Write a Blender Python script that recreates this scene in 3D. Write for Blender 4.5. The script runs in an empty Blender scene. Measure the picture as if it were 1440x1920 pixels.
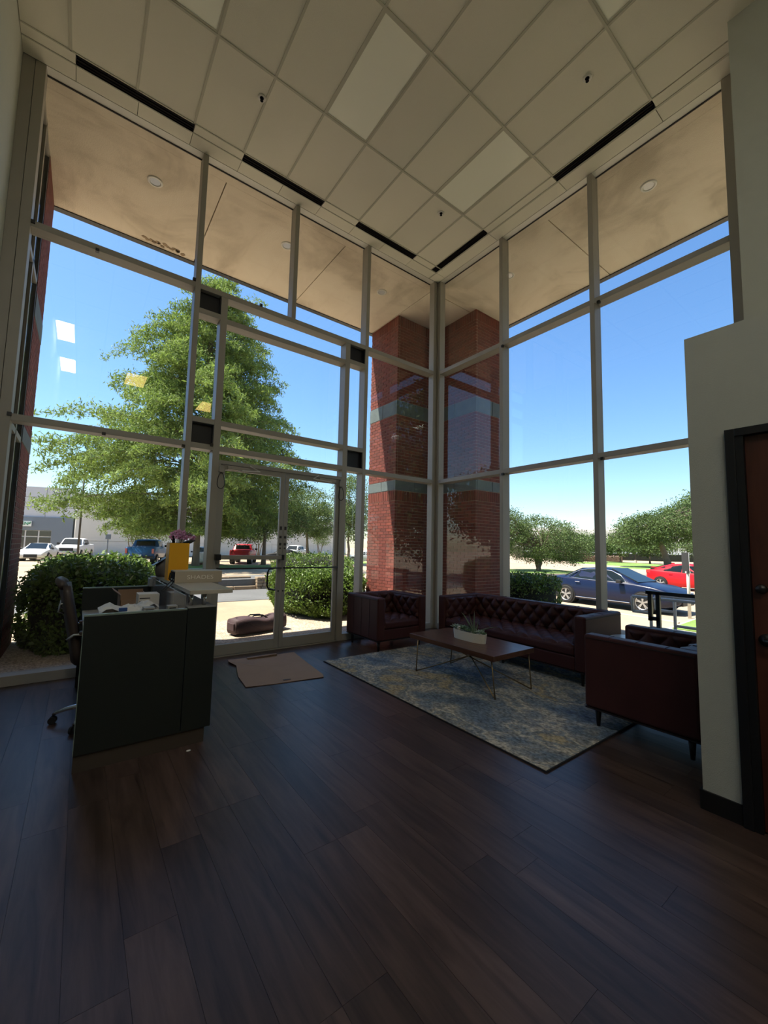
import bpy, math, random
import numpy as np
from mathutils import Vector, Matrix
random.seed(7); RNG = np.random.default_rng(11)
PI = math.pi
SC = bpy.context.scene; COL = SC.collection

# ------------------------------------------------------------------ camera
def cam_axes(yaw, pitch, roll):
    f = Vector((math.sin(-yaw)*math.cos(pitch), math.cos(-yaw)*math.cos(pitch), math.sin(pitch)))
    rt = f.cross(Vector((0, 0, 1))).normalized(); up = rt.cross(f)
    c, s = math.cos(roll), math.sin(roll)
    return rt*c + up*s, up*c - rt*s, f
rt, up, fw = cam_axes(-0.6395, 0.0855, 0.0224)
cd = bpy.data.cameras.new('camera'); cam = bpy.data.objects.new('camera', cd); COL.objects.link(cam)
M = Matrix((( rt.x, up.x, -fw.x, -5.2828), (rt.y, up.y, -fw.y, -5.5054), (rt.z, up.z, -fw.z, 1.4528), (0, 0, 0, 1)))
cam.matrix_world = M
cd.sensor_fit = 'HORIZONTAL'; cd.sensor_width = 36; cd.lens = 762.17/1440*36
cd.clip_start = 0.05; cd.clip_end = 900
SC.camera = cam
# ------------------------------------------------------------------ sky, sun, exposure
w = bpy.data.worlds.new('sky'); SC.world = w; w.use_nodes = True
nt = w.node_tree; nt.nodes.clear()
sky = nt.nodes.new('ShaderNodeTexSky'); sky.sky_type = 'NISHITA'; sky.sun_disc = False
sky.sun_elevation = math.radians(70); sky.sun_rotation = math.radians(-50); sky.air_density = 1.0; sky.dust_density = 0.6; sky.ozone_density = 1.6
bg = nt.nodes.new('ShaderNodeBackground'); bg.inputs['Strength'].default_value = 0.086
wo = nt.nodes.new('ShaderNodeOutputWorld')
hsv = nt.nodes.new('ShaderNodeHueSaturation'); hsv.inputs['Saturation'].default_value = 1.22
nt.links.new(sky.outputs[0], hsv.inputs['Color']); nt.links.new(hsv.outputs[0], bg.inputs['Color']); nt.links.new(bg.outputs[0], wo.inputs['Surface'])
sl = bpy.data.lights.new('sun', 'SUN'); sun = bpy.data.objects.new('sun', sl); COL.objects.link(sun)
sl.energy = 4.3; sl.angle = math.radians(0.55); sl.color = (1.0, .93, .82)
sun.rotation_euler = Vector((-.42, .22, 1)).to_track_quat('Z', 'Y').to_euler(); sun.location = (-10, 10, 40)
vs = SC.view_settings; vs.view_transform = 'Standard'; vs.look = 'None'; vs.gamma = 1; vs.use_curve_mapping = False
vs.exposure = 1.74
cy = SC.cycles; cy.max_bounces = 9; cy.diffuse_bounces = 5; cy.glossy_bounces = 4; cy.transparent_max_bounces = 24
cy.transmission_bounces = 4; cy.caustics_reflective = False; cy.caustics_refractive = False; cy.sample_clamp_indirect = 6
cy.use_denoising = True; cy.use_adaptive_sampling = True; cy.adaptive_threshold = 0.02

# ------------------------------------------------------------------ helpers
class MB:
    def __init__(s): s.v = []; s.f = []
    def add(s, vs, fs):
        o = len(s.v); s.v += [tuple(p) for p in vs]; s.f += [tuple(o+i for i in f) for f in fs]; return s
    def box(s, x0, x1, y0, y1, z0, z1, m=None):
        vs = [(x, y, z) for z in (z0, z1) for x, y in ((x0, y0), (x1, y0), (x1, y1), (x0, y1))]
        if m is not None: vs = [m @ Vector(p) for p in vs]
        return s.add(vs, [(3, 2, 1, 0), (4, 5, 6, 7), (0, 1, 5, 4), (1, 2, 6, 5), (2, 3, 7, 6), (3, 0, 4, 7)])
    def cyl(s, p0, p1, r0, r1=None, n=12, caps=True):
        r1 = r0 if r1 is None else r1
        p0, p1 = Vector(p0), Vector(p1); d = (p1-p0).normalized()
        a = d.orthogonal().normalized(); b = d.cross(a)
        vs = [p + (a*math.cos(2*PI*i/n) + b*math.sin(2*PI*i/n))*r for p, r in ((p0, r0), (p1, r1)) for i in range(n)]
        fs = [(i, (i+1) % n, n+(i+1) % n, n+i) for i in range(n)]
        if caps: fs += [tuple(range(n-1, -1, -1)), tuple(range(n, 2*n))]
        return s.add(vs, fs)
    def tube(s, pts, r, n=8, closed=False):
        pts = [Vector(p) for p in pts]; m = len(pts); rs = r if isinstance(r, (list, tuple)) else [r]*m
        vs = []; a = None
        for i, p in enumerate(pts):
            if closed: d = (pts[(i+1) % m]-pts[i-1]).normalized()
            else: d = (pts[min(i+1, m-1)]-pts[max(i-1, 0)]).normalized()
            if a is None: a = d.orthogonal().normalized()
            a = (a - d*a.dot(d)).normalized(); b = d.cross(a)
            vs += [p + (a*math.cos(2*PI*k/n)+b*math.sin(2*PI*k/n))*rs[i] for k in range(n)]
        fs = []
        for i in range(m if closed else m-1):
            j = (i+1) % m
            fs += [(i*n+k, i*n+(k+1) % n, j*n+(k+1) % n, j*n+k) for k in range(n)]
        if not closed: fs += [tuple(range(n-1, -1, -1)), tuple(range((m-1)*n, m*n))]
        return s.add(vs, fs)
    def lathe(s, prof, c=(0, 0, 0), n=20, caps=True):
        vs = [(c[0]+r*math.cos(2*PI*i/n), c[1]+r*math.sin(2*PI*i/n), c[2]+z) for r, z in prof for i in range(n)]
        fs = [(j*n+i, j*n+(i+1) % n, (j+1)*n+(i+1) % n, (j+1)*n+i) for j in range(len(prof)-1) for i in range(n)]
        if caps: fs += [tuple(range(n-1, -1, -1)), tuple(range((len(prof)-1)*n, len(prof)*n))]
        return s.add(vs, fs)
    def prism(s, poly, d, at=0, axis='z'):
        # poly in the plane normal to axis, extruded from at to at+d
        def P(a, b, h): return {'z': (a, b, h), 'y': (a, h, b), 'x': (h, a, b)}[axis]
        n = len(poly)
        vs = [P(a, b, at) for a, b in poly] + [P(a, b, at+d) for a, b in poly]
        fs = [tuple(range(n-1, -1, -1)), tuple(range(n, 2*n))] + [(i, (i+1) % n, n+(i+1) % n, n+i) for i in range(n)]
        return s.add(vs, fs)
    def ball(s, c, r, n=10, m=7, mat=None):
        rx, ry, rz = r if isinstance(r, (tuple, list)) else (r, r, r)
        vs = []
        for j in range(m+1):
            t = PI*j/m
            for i in range(n):
                p = Vector((rx*math.sin(t)*math.cos(2*PI*i/n), ry*math.sin(t)*math.sin(2*PI*i/n), rz*math.cos(t)))
                if mat is not None: p = mat @ p
                vs.append(p+Vector(c))
        fs = [(j*n+i, (j+1)*n+i, (j+1)*n+(i+1) % n, j*n+(i+1) % n) for j in range(m) for i in range(n)]
        return s.add(vs, fs)
    def mesh(s, name, mat, smooth=False):
        me = bpy.data.meshes.new(name); me.from_pydata(s.v, [], s.f); me.validate(); me.update()
        import bmesh
        b = bmesh.new(); b.from_mesh(me); bmesh.ops.recalc_face_normals(b, faces=b.faces); b.to_mesh(me); b.free()
        if smooth: me.polygons.foreach_set('use_smooth', [True]*len(me.polygons))
        if mat: me.materials.append(mat)
        return me
    def build(s, name, mat, parent=None, smooth=False, bevel=0, seg=2, world=True, label=None):
        if parent is not None and world and parent.get('_at') is not None:
            o = parent['_at']; s.v = [(a-o[0], b-o[1], c-o[2]) for a, b, c in s.v]
        ob = bpy.data.objects.new(name, s.mesh(name, mat, smooth)); COL.objects.link(ob)
        if parent is not None:
            ob.parent = parent
            if world and parent.get('_at') is not None: ob['_at'] = parent['_at']
        if bevel:
            m = ob.modifiers.new('bevel', 'BEVEL'); m.width = bevel; m.segments = seg; m.limit_method = 'ANGLE'; m.angle_limit = math.radians(40)
        if label: ob['label'] = label
        return ob
def tag(o, label=None, cat=None, group=None, kind=None):
    if label: o['label'] = label
    if cat: o['category'] = cat
    if group: o['group'] = group
    if kind: o['kind'] = kind
    return o
def empty(name, loc=(0, 0, 0), rz=0, label=None, cat=None, group=None, kind=None, world=False):
    o = bpy.data.objects.new(name, None); COL.objects.link(o); o.location = loc; o.rotation_euler.z = rz
    o.empty_display_size = .1
    if world: o['_at'] = loc
    return tag(o, label, cat, group, kind)
def thing_at(name, loc, label, cat, group=None): return empty(name, loc, 0, label, cat, group, None, True)
def inst(mesh, name, parent, loc=(0, 0, 0), rot=(0, 0, 0), scale=(1, 1, 1)):
    ob = bpy.data.objects.new(name, mesh); COL.objects.link(ob); ob.parent = parent
    ob.location = loc; ob.rotation_euler = rot; ob.scale = scale; return ob

# ------------------------------------------------------------------ materials
MATS = {}
def newmat(name):
    m = bpy.data.materials.new(name); m.use_nodes = True; MATS[name] = m
    n = m.node_tree; return m, n, n.nodes['Principled BSDF']
def mat(name, col, rough=.6, metal=0, var=.0, vscale=8, bump=0, bscale=200, spec=.5, coat=0, island=0, objrand=0, stretch=(1, 1, 1), emit=None, estr=0, sheen=0, transl=0):
    m, n, b = newmat(name); L = n.links; N = n.nodes
    b.inputs['Roughness'].default_value = rough; b.inputs['Metallic'].default_value = metal
    b.inputs['Specular IOR Level'].default_value = spec; b.inputs['Coat Weight'].default_value = coat
    b.inputs['Coat Roughness'].default_value = .05
    if sheen: b.inputs['Sheen Weight'].default_value = sheen
    b.inputs['Base Color'].default_value = (*col, 1)
    if emit: b.inputs['Emission Color'].default_value = (*emit, 1); b.inputs['Emission Strength'].default_value = estr
    tc = N.new('ShaderNodeTexCoord'); mp = N.new('ShaderNodeMapping'); L.new(tc.outputs['Object'], mp.inputs['Vector'])
    mp.inputs['Scale'].default_value = stretch
    cur = None
    def mul(fac_socket, lo, hi, cur):
        mr = N.new('ShaderNodeMapRange'); mr.inputs['To Min'].default_value = lo; mr.inputs['To Max'].default_value = hi
        L.new(fac_socket, mr.inputs['Value'])
        vm = N.new('ShaderNodeVectorMath'); vm.operation = 'SCALE'
        if cur is None: vm.inputs[0].default_value = col
        else: L.new(cur, vm.inputs[0])
        L.new(mr.outputs[0], vm.inputs['Scale']); return vm.outputs[0]
    if var:
        nz = N.new('ShaderNodeTexNoise'); nz.inputs['Scale'].default_value = vscale; nz.inputs['Detail'].default_value = 6
        L.new(mp.outputs[0], nz.inputs['Vector']); cur = mul(nz.outputs['Fac'], 1-2*var, 1+2*var, cur)
    if island:
        g = N.new('ShaderNodeNewGeometry'); cur = mul(g.outputs['Random Per Island'], 1-island, 1+island, cur)
    if objrand:
        g = N.new('ShaderNodeObjectInfo'); cur = mul(g.outputs['Random'], 1-objrand, 1+objrand, cur)
    if cur: L.new(cur, b.inputs['Base Color'])
    if bump:
        nb = N.new('ShaderNodeTexNoise'); nb.inputs['Scale'].default_value = bscale; nb.inputs['Detail'].default_value = 4
        L.new(mp.outputs[0], nb.inputs['Vector'])
        bp = N.new('ShaderNodeBump'); bp.inputs['Strength'].default_value = bump; bp.inputs['Distance'].default_value = .01
        L.new(nb.outputs['Fac'], bp.inputs['Height']); L.new(bp.outputs[0], b.inputs['Normal'])
    if transl:
        t = N.new('ShaderNodeBsdfTranslucent'); mx = N.new('ShaderNodeMixShader'); mx.inputs[0].default_value = transl
        if cur: L.new(cur, t.inputs['Color'])
        else: t.inputs['Color'].default_value = (*col, 1)
        L.new(b.outputs[0], mx.inputs[1]); L.new(t.outputs[0], mx.inputs[2]); L.new(mx.outputs[0], N['Material Output'].inputs['Surface'])
    return m
def glassmat(name, tint, f0):
    m, n, b = newmat(name); N = n.nodes; L = n.links; N.remove(b)
    g = N.new('ShaderNodeNewGeometry'); dt = N.new('ShaderNodeVectorMath'); dt.operation = 'DOT_PRODUCT'
    L.new(g.outputs['Incoming'], dt.inputs[0]); L.new(g.outputs['Normal'], dt.inputs[1])
    def mth(op, a, bb=None):
        x = N.new('ShaderNodeMath'); x.operation = op
        for i, q in enumerate((a, bb)):
            if q is None: continue
            if isinstance(q, (int, float)): x.inputs[i].default_value = q
            else: L.new(q, x.inputs[i])
        return x.outputs[0]
    c = mth('SUBTRACT', 1.0, mth('ABSOLUTE', dt.outputs['Value']))
    F = mth('ADD', f0, mth('MULTIPLY', 1-f0, mth('POWER', c, 5.0)))
    tr = N.new('ShaderNodeBsdfTransparent'); tr.inputs[0].default_value = (*tint, 1)
    gl = N.new('ShaderNodeBsdfGlossy'); gl.inputs['Roughness'].default_value = 0.0
    mx = N.new('ShaderNodeMixShader'); L.new(F, mx.inputs[0]); L.new(tr.outputs[0], mx.inputs[1]); L.new(gl.outputs[0], mx.inputs[2])
    L.new(mx.outputs[0], N['Material Output'].inputs['Surface']); return m
def wood(name, c1, c2, rough, scale=(10, 1, 10), objoff=True, bump=.15, tone=.25, nscale=1.6):
    m, n, b = newmat(name); N = n.nodes; L = n.links
    tc = N.new('ShaderNodeTexCoord'); mp = N.new('ShaderNodeMapping'); mp.inputs['Scale'].default_value = scale
    if objoff:
        oi = N.new('ShaderNodeObjectInfo'); ad = N.new('ShaderNodeVectorMath'); ad.operation = 'ADD'
        sc = N.new('ShaderNodeVectorMath'); sc.operation = 'SCALE'; sc.inputs['Scale'].default_value = 1.0
        cb = N.new('ShaderNodeCombineXYZ'); mr = N.new('ShaderNodeMath'); mr.operation = 'MULTIPLY'; mr.inputs[1].default_value = 57
        L.new(oi.outputs['Random'], mr.inputs[0]); L.new(mr.outputs[0], cb.inputs[0]); L.new(mr.outputs[0], cb.inputs[1])
        L.new(tc.outputs['Object'], ad.inputs[0]); L.new(cb.outputs[0], ad.inputs[1]); L.new(ad.outputs[0], mp.inputs['Vector'])
    else: L.new(tc.outputs['Object'], mp.inputs['Vector'])
    nz = N.new('ShaderNodeTexNoise'); nz.inputs['Scale'].default_value = nscale; nz.inputs['Detail'].default_value = 9; nz.inputs['Roughness'].default_value = .62; nz.inputs['Distortion'].default_value = .6
    L.new(mp.outputs[0], nz.inputs['Vector'])
    cr = N.new('ShaderNodeValToRGB'); cr.color_ramp.elements[0].position = .3; cr.color_ramp.elements[1].position = .72
    cr.color_ramp.elements[0].color = (*c1, 1); cr.color_ramp.elements[1].color = (*c2, 1)
    L.new(nz.outputs['Fac'], cr.inputs[0]); out = cr.outputs[0]
    if objoff:
        r2 = N.new('ShaderNodeMapRange'); r2.inputs['To Min'].default_value = 1-tone; r2.inputs['To Max'].default_value = 1+tone
        L.new(oi.outputs['Random'], r2.inputs['Value']); vm = N.new('ShaderNodeVectorMath'); vm.operation = 'SCALE'
        L.new(out, vm.inputs[0]); L.new(r2.outputs[0], vm.inputs['Scale']); out = vm.outputs[0]
    L.new(out, b.inputs['Base Color']); b.inputs['Roughness'].default_value = rough
    if bump:
        bp = N.new('ShaderNodeBump'); bp.inputs['Strength'].default_value = bump; bp.inputs['Distance'].default_value = .002
        L.new(nz.outputs['Fac'], bp.inputs['Height']); L.new(bp.outputs[0], b.inputs['Normal'])
    return m
def rampmat(name, stops, scale, rough=.9, bump=.3, stretch=(1, 1, 1), detail=8, dist=.8, speck=0, speckscale=300):
    m, n, b = newmat(name); N = n.nodes; L = n.links
    tc = N.new('ShaderNodeTexCoord'); mp = N.new('ShaderNodeMapping'); mp.inputs['Scale'].default_value = stretch
    L.new(tc.outputs['Object'], mp.inputs['Vector'])
    nz = N.new('ShaderNodeTexNoise'); nz.inputs['Scale'].default_value = scale; nz.inputs['Detail'].default_value = detail; nz.inputs['Distortion'].default_value = dist; nz.inputs['Roughness'].default_value = .6
    L.new(mp.outputs[0], nz.inputs['Vector'])
    cr = N.new('ShaderNodeValToRGB'); e = cr.color_ramp.elements
    e[0].position = stops[0][0]; e[0].color = (*stops[0][1], 1); e[1].position = stops[-1][0]; e[1].color = (*stops[-1][1], 1)
    for p, c in stops[1:-1]: q = e.new(p); q.color = (*c, 1)
    L.new(nz.outputs['Fac'], cr.inputs[0]); out = cr.outputs[0]
    n2 = N.new('ShaderNodeTexNoise'); n2.inputs['Scale'].default_value = speckscale; n2.inputs['Detail'].default_value = 3
    L.new(mp.outputs[0], n2.inputs['Vector'])
    if speck:
        mr = N.new('ShaderNodeMapRange'); mr.inputs['From Min'].default_value = .3; mr.inputs['From Max'].default_value = .7
        mr.inputs['To Min'].default_value = 1-speck; mr.inputs['To Max'].default_value = 1+speck; L.new(n2.outputs['Fac'], mr.inputs['Value'])
        vm = N.new('ShaderNodeVectorMath'); vm.operation = 'SCALE'; L.new(out, vm.inputs[0]); L.new(mr.outputs[0], vm.inputs['Scale']); out = vm.outputs[0]
    L.new(out, b.inputs['Base Color']); b.inputs['Roughness'].default_value = rough
    if bump:
        bp = N.new('ShaderNodeBump'); bp.inputs['Strength'].default_value = bump; bp.inputs['Distance'].default_value = .01
        L.new(n2.outputs['Fac'], bp.inputs['Height']); L.new(bp.outputs[0], b.inputs['Normal'])
    return m

m_alu = mat('painted_aluminium', (.33, .31, .27), .45, spec=.4, var=.03, vscale=3)
m_alu2 = mat('door_aluminium', (.30, .29, .26), .4, spec=.5)
m_glass = glassmat('window_glass', (.955, .965, .965), .032)
m_glassd = glassmat('door_glass', (.90, .905, .89), .04)
m_black = mat('black_panel', (.006, .008, .014), .5)
m_wall = mat('painted_wall', (.44, .455, .40), .9, bump=.25, bscale=260, var=.02)
m_tile = mat('ceiling_tile_face', (.80, .77, .66), .95, bump=.5, bscale=380, var=.03, vscale=200, objrand=.035)
m_bar = mat('ceiling_bar_paint', (.50, .485, .40), .7)
m_diff = mat('diffuser_black', (.003, .003, .005), .7, spec=.08)
m_diff2 = mat('diffuser_blade', (.010, .008, .009), .7, spec=.08)
m_lens = mat('lamp_lens', (.93, .94, .82), .5, bump=.2, bscale=900)
m_plank = wood('vinyl_plank', (.024, .0135, .0105), (.092, .058, .046), .38, scale=(11, 1.1, 1), tone=.32, bump=.25)
m_stucco = rampmat('soffit_stucco', [(.33, (.56, .48, .37)), (.5, (.80, .70, .56)), (.7, (.86, .77, .63))], .8, .95, .4, detail=10, speckscale=60)
m_white_trim = mat('white_metal', (.7, .68, .62), .4)
m_conc = rampmat('concrete_paving', [(.3, (.31, .235, .155)), (.55, (.38, .295, .20)), (.75, (.43, .335, .235))], .35, .95, .2, speck=.08, speckscale=25)
m_aggr = rampmat('pebble_aggregate', [(.3, (.34, .27, .20)), (.7, (.50, .41, .32))], 3, .9, .9, speck=.6, speckscale=45)
m_asph = rampmat('grey_road', [(.3, (.10, .10, .10)), (.7, (.16, .16, .155))], .5, .95, .2, speck=.1, speckscale=30)
m_grass = rampmat('grass', [(.3, (.10, .17, .03)), (.7, (.22, .33, .07))], 1.5, .95, .8, speck=.3, speckscale=60)
m_mortar = mat('mortar', (.34, .25, .20), .95, bump=.3, bscale=80)
m_brick = mat('red_brick', (.17, .036, .021), .9, var=.18, vscale=14, bump=.5, bscale=90, island=.22, objrand=.22)
m_stone = mat('grey_stone_band', (.10, .125, .12), .7, var=.2, vscale=5, bump=.4, bscale=40)
m_leather = mat('burgundy_leather', (.058, .0185, .017), .54, spec=.25, var=.1, vscale=5, bump=.15, bscale=350)
m_seam = mat('leather_seam', (.012, .005, .004), .7)
m_leg = mat('dark_wood_leg', (.010, .007, .006), .4)
m_walnut = wood('walnut_top', (.055, .021, .011), (.15, .066, .036), .32, scale=(9, .9, 9), objoff=False, bump=.1)
m_brass = mat('antique_brass', (.30, .22, .12), .38, metal=.9)
m_chrome = mat('chrome', (.75, .75, .75), .12, metal=1)
m_desk = mat('charcoal_laminate', (.012, .017, .016), .38, bump=.1, bscale=300)
m_kick = mat('brushed_kick_plate', (.060, .047, .038), .42)
m_edge = mat('pale_edge_band', (.22, .29, .26), .35)
m_slab = mat('grey_solid_surface', (.50, .47, .40), .3, var=.06, vscale=60)
m_lightgrey = mat('light_grey_laminate', (.33, .33, .32), .5)
m_gloss = mat('glossy_grey_panel', (.22, .22, .23), .12, spec=.6)
m_smoke = glassmat('smoked_acrylic', (.62, .63, .66), .08)
m_cardb = mat('corrugated_cardboard', (.32, .215, .145), .9, var=.06, vscale=5)
m_card_dk = mat('cardboard_edge', (.16, .10, .065), .9)
m_white = mat('white_card', (.74, .72, .67), .7)
m_paper = mat('white_paper', (.62, .64, .63), .6)
m_blue = mat('blue_print', (.03, .09, .30), .6)
m_ink = mat('print_ink', (.03, .03, .03), .7)
m_sample = mat('greige_sample_box', (.44, .38, .29), .6)
m_sampletop = mat('pale_box_lid', (.55, .55, .50), .35)
m_letter = mat('pale_lettering', (.85, .82, .74), .5)
m_yellow = mat('yellow_glazed_pot', (.85, .42, .015), .4)
m_orchid = mat('orchid_petal', (.70, .38, .60), .6, island=.25, transl=.3)
m_orchidc = mat('orchid_heart', (.35, .03, .15), .6)
m_stem = mat('plant_stem', (.10, .12, .04), .6)
m_oleaf = mat('orchid_leaf', (.008, .012, .007), .4)
m_vase = mat('taupe_ceramic', (.11, .095, .085), .5)
m_blkpl = mat('black_plastic', (.008, .008, .009), .4)
m_rubber = mat('black_rubber', (.012, .012, .013), .7)
m_ofab = mat('taupe_chair_leather', (.05, .035, .028), .5)
m_rug = rampmat('rug_pile', [(.33, (.055, .085, .135)), (.42, (.14, .18, .21)), (.475, (.25, .25, .225)), (.505, (.46, .41, .31)), (.53, (.17, .20, .21)), (.565, (.24, .235, .20)), (.60, (.42, .33, .18)), (.64, (.26, .26, .235)), (.72, (.07, .10, .14))], 1.25, .98, .5, stretch=(1.4, 1, 1), detail=15, dist=.25, speck=.55, speckscale=38)
m_rugedge = mat('rug_binding', (.015, .016, .02), .9)
m_ceramic = mat('ribbed_white_ceramic', (.78, .75, .66), .7, bump=.3, bscale=60, stretch=(1, 1, 6))
m_succ = mat('succulent_green', (.11, .18, .09), .55, island=.3)
m_succ2 = mat('pale_succulent', (.27, .35, .28), .6, island=.2)
m_aloe = mat('aloe_leaf', (.12, .17, .11), .5)
m_pebble = mat('white_pebble', (.55, .53, .48), .7, island=.2)
m_bag = mat('maroon_nylon', (.055, .028, .032), .7, var=.1, bump=.3, bscale=60)
m_doorwood = wood('mahogany_door', (.045, .013, .008), (.11, .034, .020), .35, scale=(3, 3, .5), objoff=False, bump=.1, nscale=3)
m_blackframe = mat('black_door_frame', (.006, .007, .009), .4)
m_blackbase = mat('black_baseboard', (.005, .005, .005), .5)
m_bldg = mat('pale_precast', (.52, .53, .55), .9, var=.03)
m_bldgw = mat('white_precast', (.66, .64, .58), .9, var=.03)
m_bldgd = mat('slate_grey_paint', (.16, .19, .22), .85)
m_dkglass = mat('dark_glazing', (.015, .02, .022), .08, spec=.8)
m_winfr = mat('window_frame_white', (.6, .6, .58), .5)
m_signw = mat('sign_white', (.75, .77, .74), .5)
m_green = mat('sign_green', (.02, .20, .08), .5)
m_bark = mat('bark', (.16, .125, .09), .95, var=.2, vscale=6, bump=.8, bscale=30, stretch=(1, 1, .3))
m_cyp = mat('cypress_needles', (.19, .27, .055), .75, island=.45, transl=.35)
m_oak = mat('oak_leaves', (.085, .135, .032), .7, island=.45, transl=.25)
m_oak2 = mat('pale_oak_leaves', (.14, .20, .055), .7, island=.45, transl=.3)
m_bush = mat('hedge_leaves', (.115, .19, .028), .45, island=.45, transl=.3, spec=.5)
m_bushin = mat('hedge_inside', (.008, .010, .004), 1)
m_polem = mat('dark_pole_paint', (.03, .028, .026), .6)
m_galv = mat('galvanised_pipe', (.60, .60, .58), .35, metal=.0)
m_blackpaint = mat('black_painted_steel', (.008, .010, .012), .4)
m_kstone = mat('tan_fieldstone', (.27, .20, .13), .9, var=.15, vscale=6, island=.25, objrand=.25, bump=.5, bscale=30)
m_hydr = mat('hydrant_paint', (.6, .58, .54), .5)
m_emw = mat('lit_panel_white', (1, 1, 1), .5, emit=(1, .98, .94), estr=12)
m_emy = mat('lit_panel_warm', (1, .9, .6), .5, emit=(1, .70, .22), estr=3.2)
m_tyre = mat('tyre', (.012, .012, .012), .8)
m_alloy = mat('alloy_wheel', (.55, .55, .55), .3, metal=.8)
m_carglass = mat('car_glass', (.008, .013, .013), .08, spec=.35)
m_tail = mat('tail_light', (.45, .01, .015), .2, coat=1)
m_head = mat('head_light', (.6, .62, .65), .1, spec=1)
m_carblack = mat('car_trim_black', (.01, .01, .01), .5)
def paint(name, c): return mat(name, c, .35, metal=0, coat=.2, spec=.3)

# ------------------------------------------------------------------ measured layout
H = 6.633            # ceiling
ZM, ZL = 4.825, 2.722  # top edges of the two transoms
GY = .12             # glass line depth
XL = -6.13           # left wall
YB = -11.6           # back wall
TS = .6096

# ------------------------------------------------------------------ setting: terrain
def S(t): t = min(max(t, 0), 1); return t*t*(3-2*t)
def gh(x, y): return -.02 - max(.28*S((y-2.4)/6), .54*S((x-2.6)/3.5))
def terrain(name, x0, x1, y0, y1, nx, ny, m, dz=0, kind='structure', hole=None, powr=1):
    b = MB(); xs = [x0+(x1-x0)*(i/nx)**powr for i in range(nx+1)]; ys = [y0+(y1-y0)*(j/ny)**powr for j in range(ny+1)]
    vs = [(x, y, gh(x, y)+dz) for y in ys for x in xs]
    fs = [(j*(nx+1)+i, j*(nx+1)+i+1, (j+1)*(nx+1)+i+1, (j+1)*(nx+1)+i) for j in range(ny) for i in range(nx)
          if not (hole and hole(.5*(xs[i]+xs[i+1]), .5*(ys[j]+ys[j+1])))]
    b.add(vs, fs); o = b.build(name, m); o['kind'] = kind; return o
inside = lambda x, y: x < .1 and y < .1 and x > -6.3
gb = MB()
xs = sorted(set([-140, -60, -30, -15, -8, -6.3] + [-6+i*.5 for i in range(0, 13)] + [.125] + [i*.5 for i in range(1, 26)] + [14, 18, 25, 40, 70, 120, 220, 400]))
ys = sorted(set([-60, -30, -12, -8, -6, -4] + [-3+i*.5 for i in range(0, 7)] + [.125] + [i*.5 for i in range(1, 22)] + [12, 15, 20, 30, 50, 80, 130, 220, 400]))
gb.add([(x, y, gh(x, y)) for y in ys for x in xs], [(j*len(xs)+i, j*len(xs)+i+1, (j+1)*len(xs)+i+1, (j+1)*len(xs)+i)
       for j in range(len(ys)-1) for i in range(len(xs)-1) if not (xs[i] >= -6.3 and xs[i+1] <= .13 and ys[j+1] <= .13 and ys[j] >= -12)])
g = gb.build('ground', m_conc); g['kind'] = 'structure'
terrain('ground_aggregate', -6.1, 2.7, .125, 2.6, 30, 10, m_aggr, .012)
terrain('ground_road', -40, 40, 6.9, 10.2, 60, 6, m_asph, .012)
terrain('ground_parking', -30, 60, 29.5, 44, 30, 8, m_conc, .012)
def patch(label, poly, m, dz=.1, name='grass_strip'):
    b = MB(); n = len(poly)
    vs = [(x, y, gh(x, y)+dz) for x, y in poly]+[(x, y, gh(x, y)-.1) for x, y in poly]
    b.add(vs, [tuple(range(n))]+[(i, (i+1) % n, n+(i+1) % n, n+i) for i in range(n)])
    o = b.build(name, m); o['kind'] = 'structure'; return o
m_curb = mat('concrete_kerb', (.50, .45, .38), .9, var=.06)
def strip(poly, m_in=m_grass, k=.18, dz=.12):
    cx = sum(p[0] for p in poly)/len(poly); cyy = sum(p[1] for p in poly)/len(poly)
    patch('', poly, m_curb, dz, 'kerb')
    q = [(x+(cx-x)*min(1, k/math.hypot(cx-x, cyy-y)), y+(cyy-y)*min(1, k/math.hypot(cx-x, cyy-y))) for x, y in poly]
    patch('', q, m_in, dz+.03)
strip([(-5, 24.2), (12, 24.2), (15, 27), (12, 28.8), (-5, 28.8)])
strip([(16, 30), (22, 30), (24, 40), (17, 40)])
strip([(23, 14), (31, 11.5), (33, 18), (25, 20)])
strip([(50, 11), (62, 9), (80, 34), (58, 30)])
strip([(45, 10), (52, 9.5), (54, 18), (47, 18)])
strip([(6.9, -1.35), (9.6, -1.2), (9.6, -7), (6.9, -7)], k=.12, dz=.1)
b = MB(); b.prism([(8.9, 3.0), (9.02, 3.0), (8.62, -1.1), (8.5, -1.1)], .75, at=-.7, axis='z')
b.v = [(x, y, -.60 if z < 0 else -.50) for x, y, z in b.v]; o = b.build('kerb', m_curb); o['kind'] = 'structure'

# ------------------------------------------------------------------ setting: interior shell
floor = empty('floor', (0, 0, 0), kind='structure')
MB().box(XL-.1, .125, YB, .125, -.2, -.006).build('subfloor', m_blackbase, floor)
pw, plen = .1795, 1.22
r = random.Random(3)
pmesh = {}
def plankmesh(l):
    k = round(l, 2)
    if k not in pmesh: pmesh[k] = MB().box(0, pw-.0012, 0, l-.0012, -.006, 0).mesh('plank', m_plank)
    return pmesh[k]
rest = MB(); nrow = int(math.ceil((0-XL)/pw)); npl = 0
for i in range(nrow):
    x = XL+i*pw; y = 0 - r.choice([.2, .35, .5, .65, .8, .95, 1.1, 1.22]); y_hi = 0.0
    while y_hi > YB:
        l = y_hi-max(y, YB)
        if y_hi > -5.2 and x > -6.2 and npl < 295:
            inst(plankmesh(l), 'plank', floor, (x, y_hi-round(l, 2), 0)); npl += 1
        else: rest.box(x, x+pw-.0012, max(y, YB), y_hi-.0012, -.006, 0)
        y_hi = y; y -= plen
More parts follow.
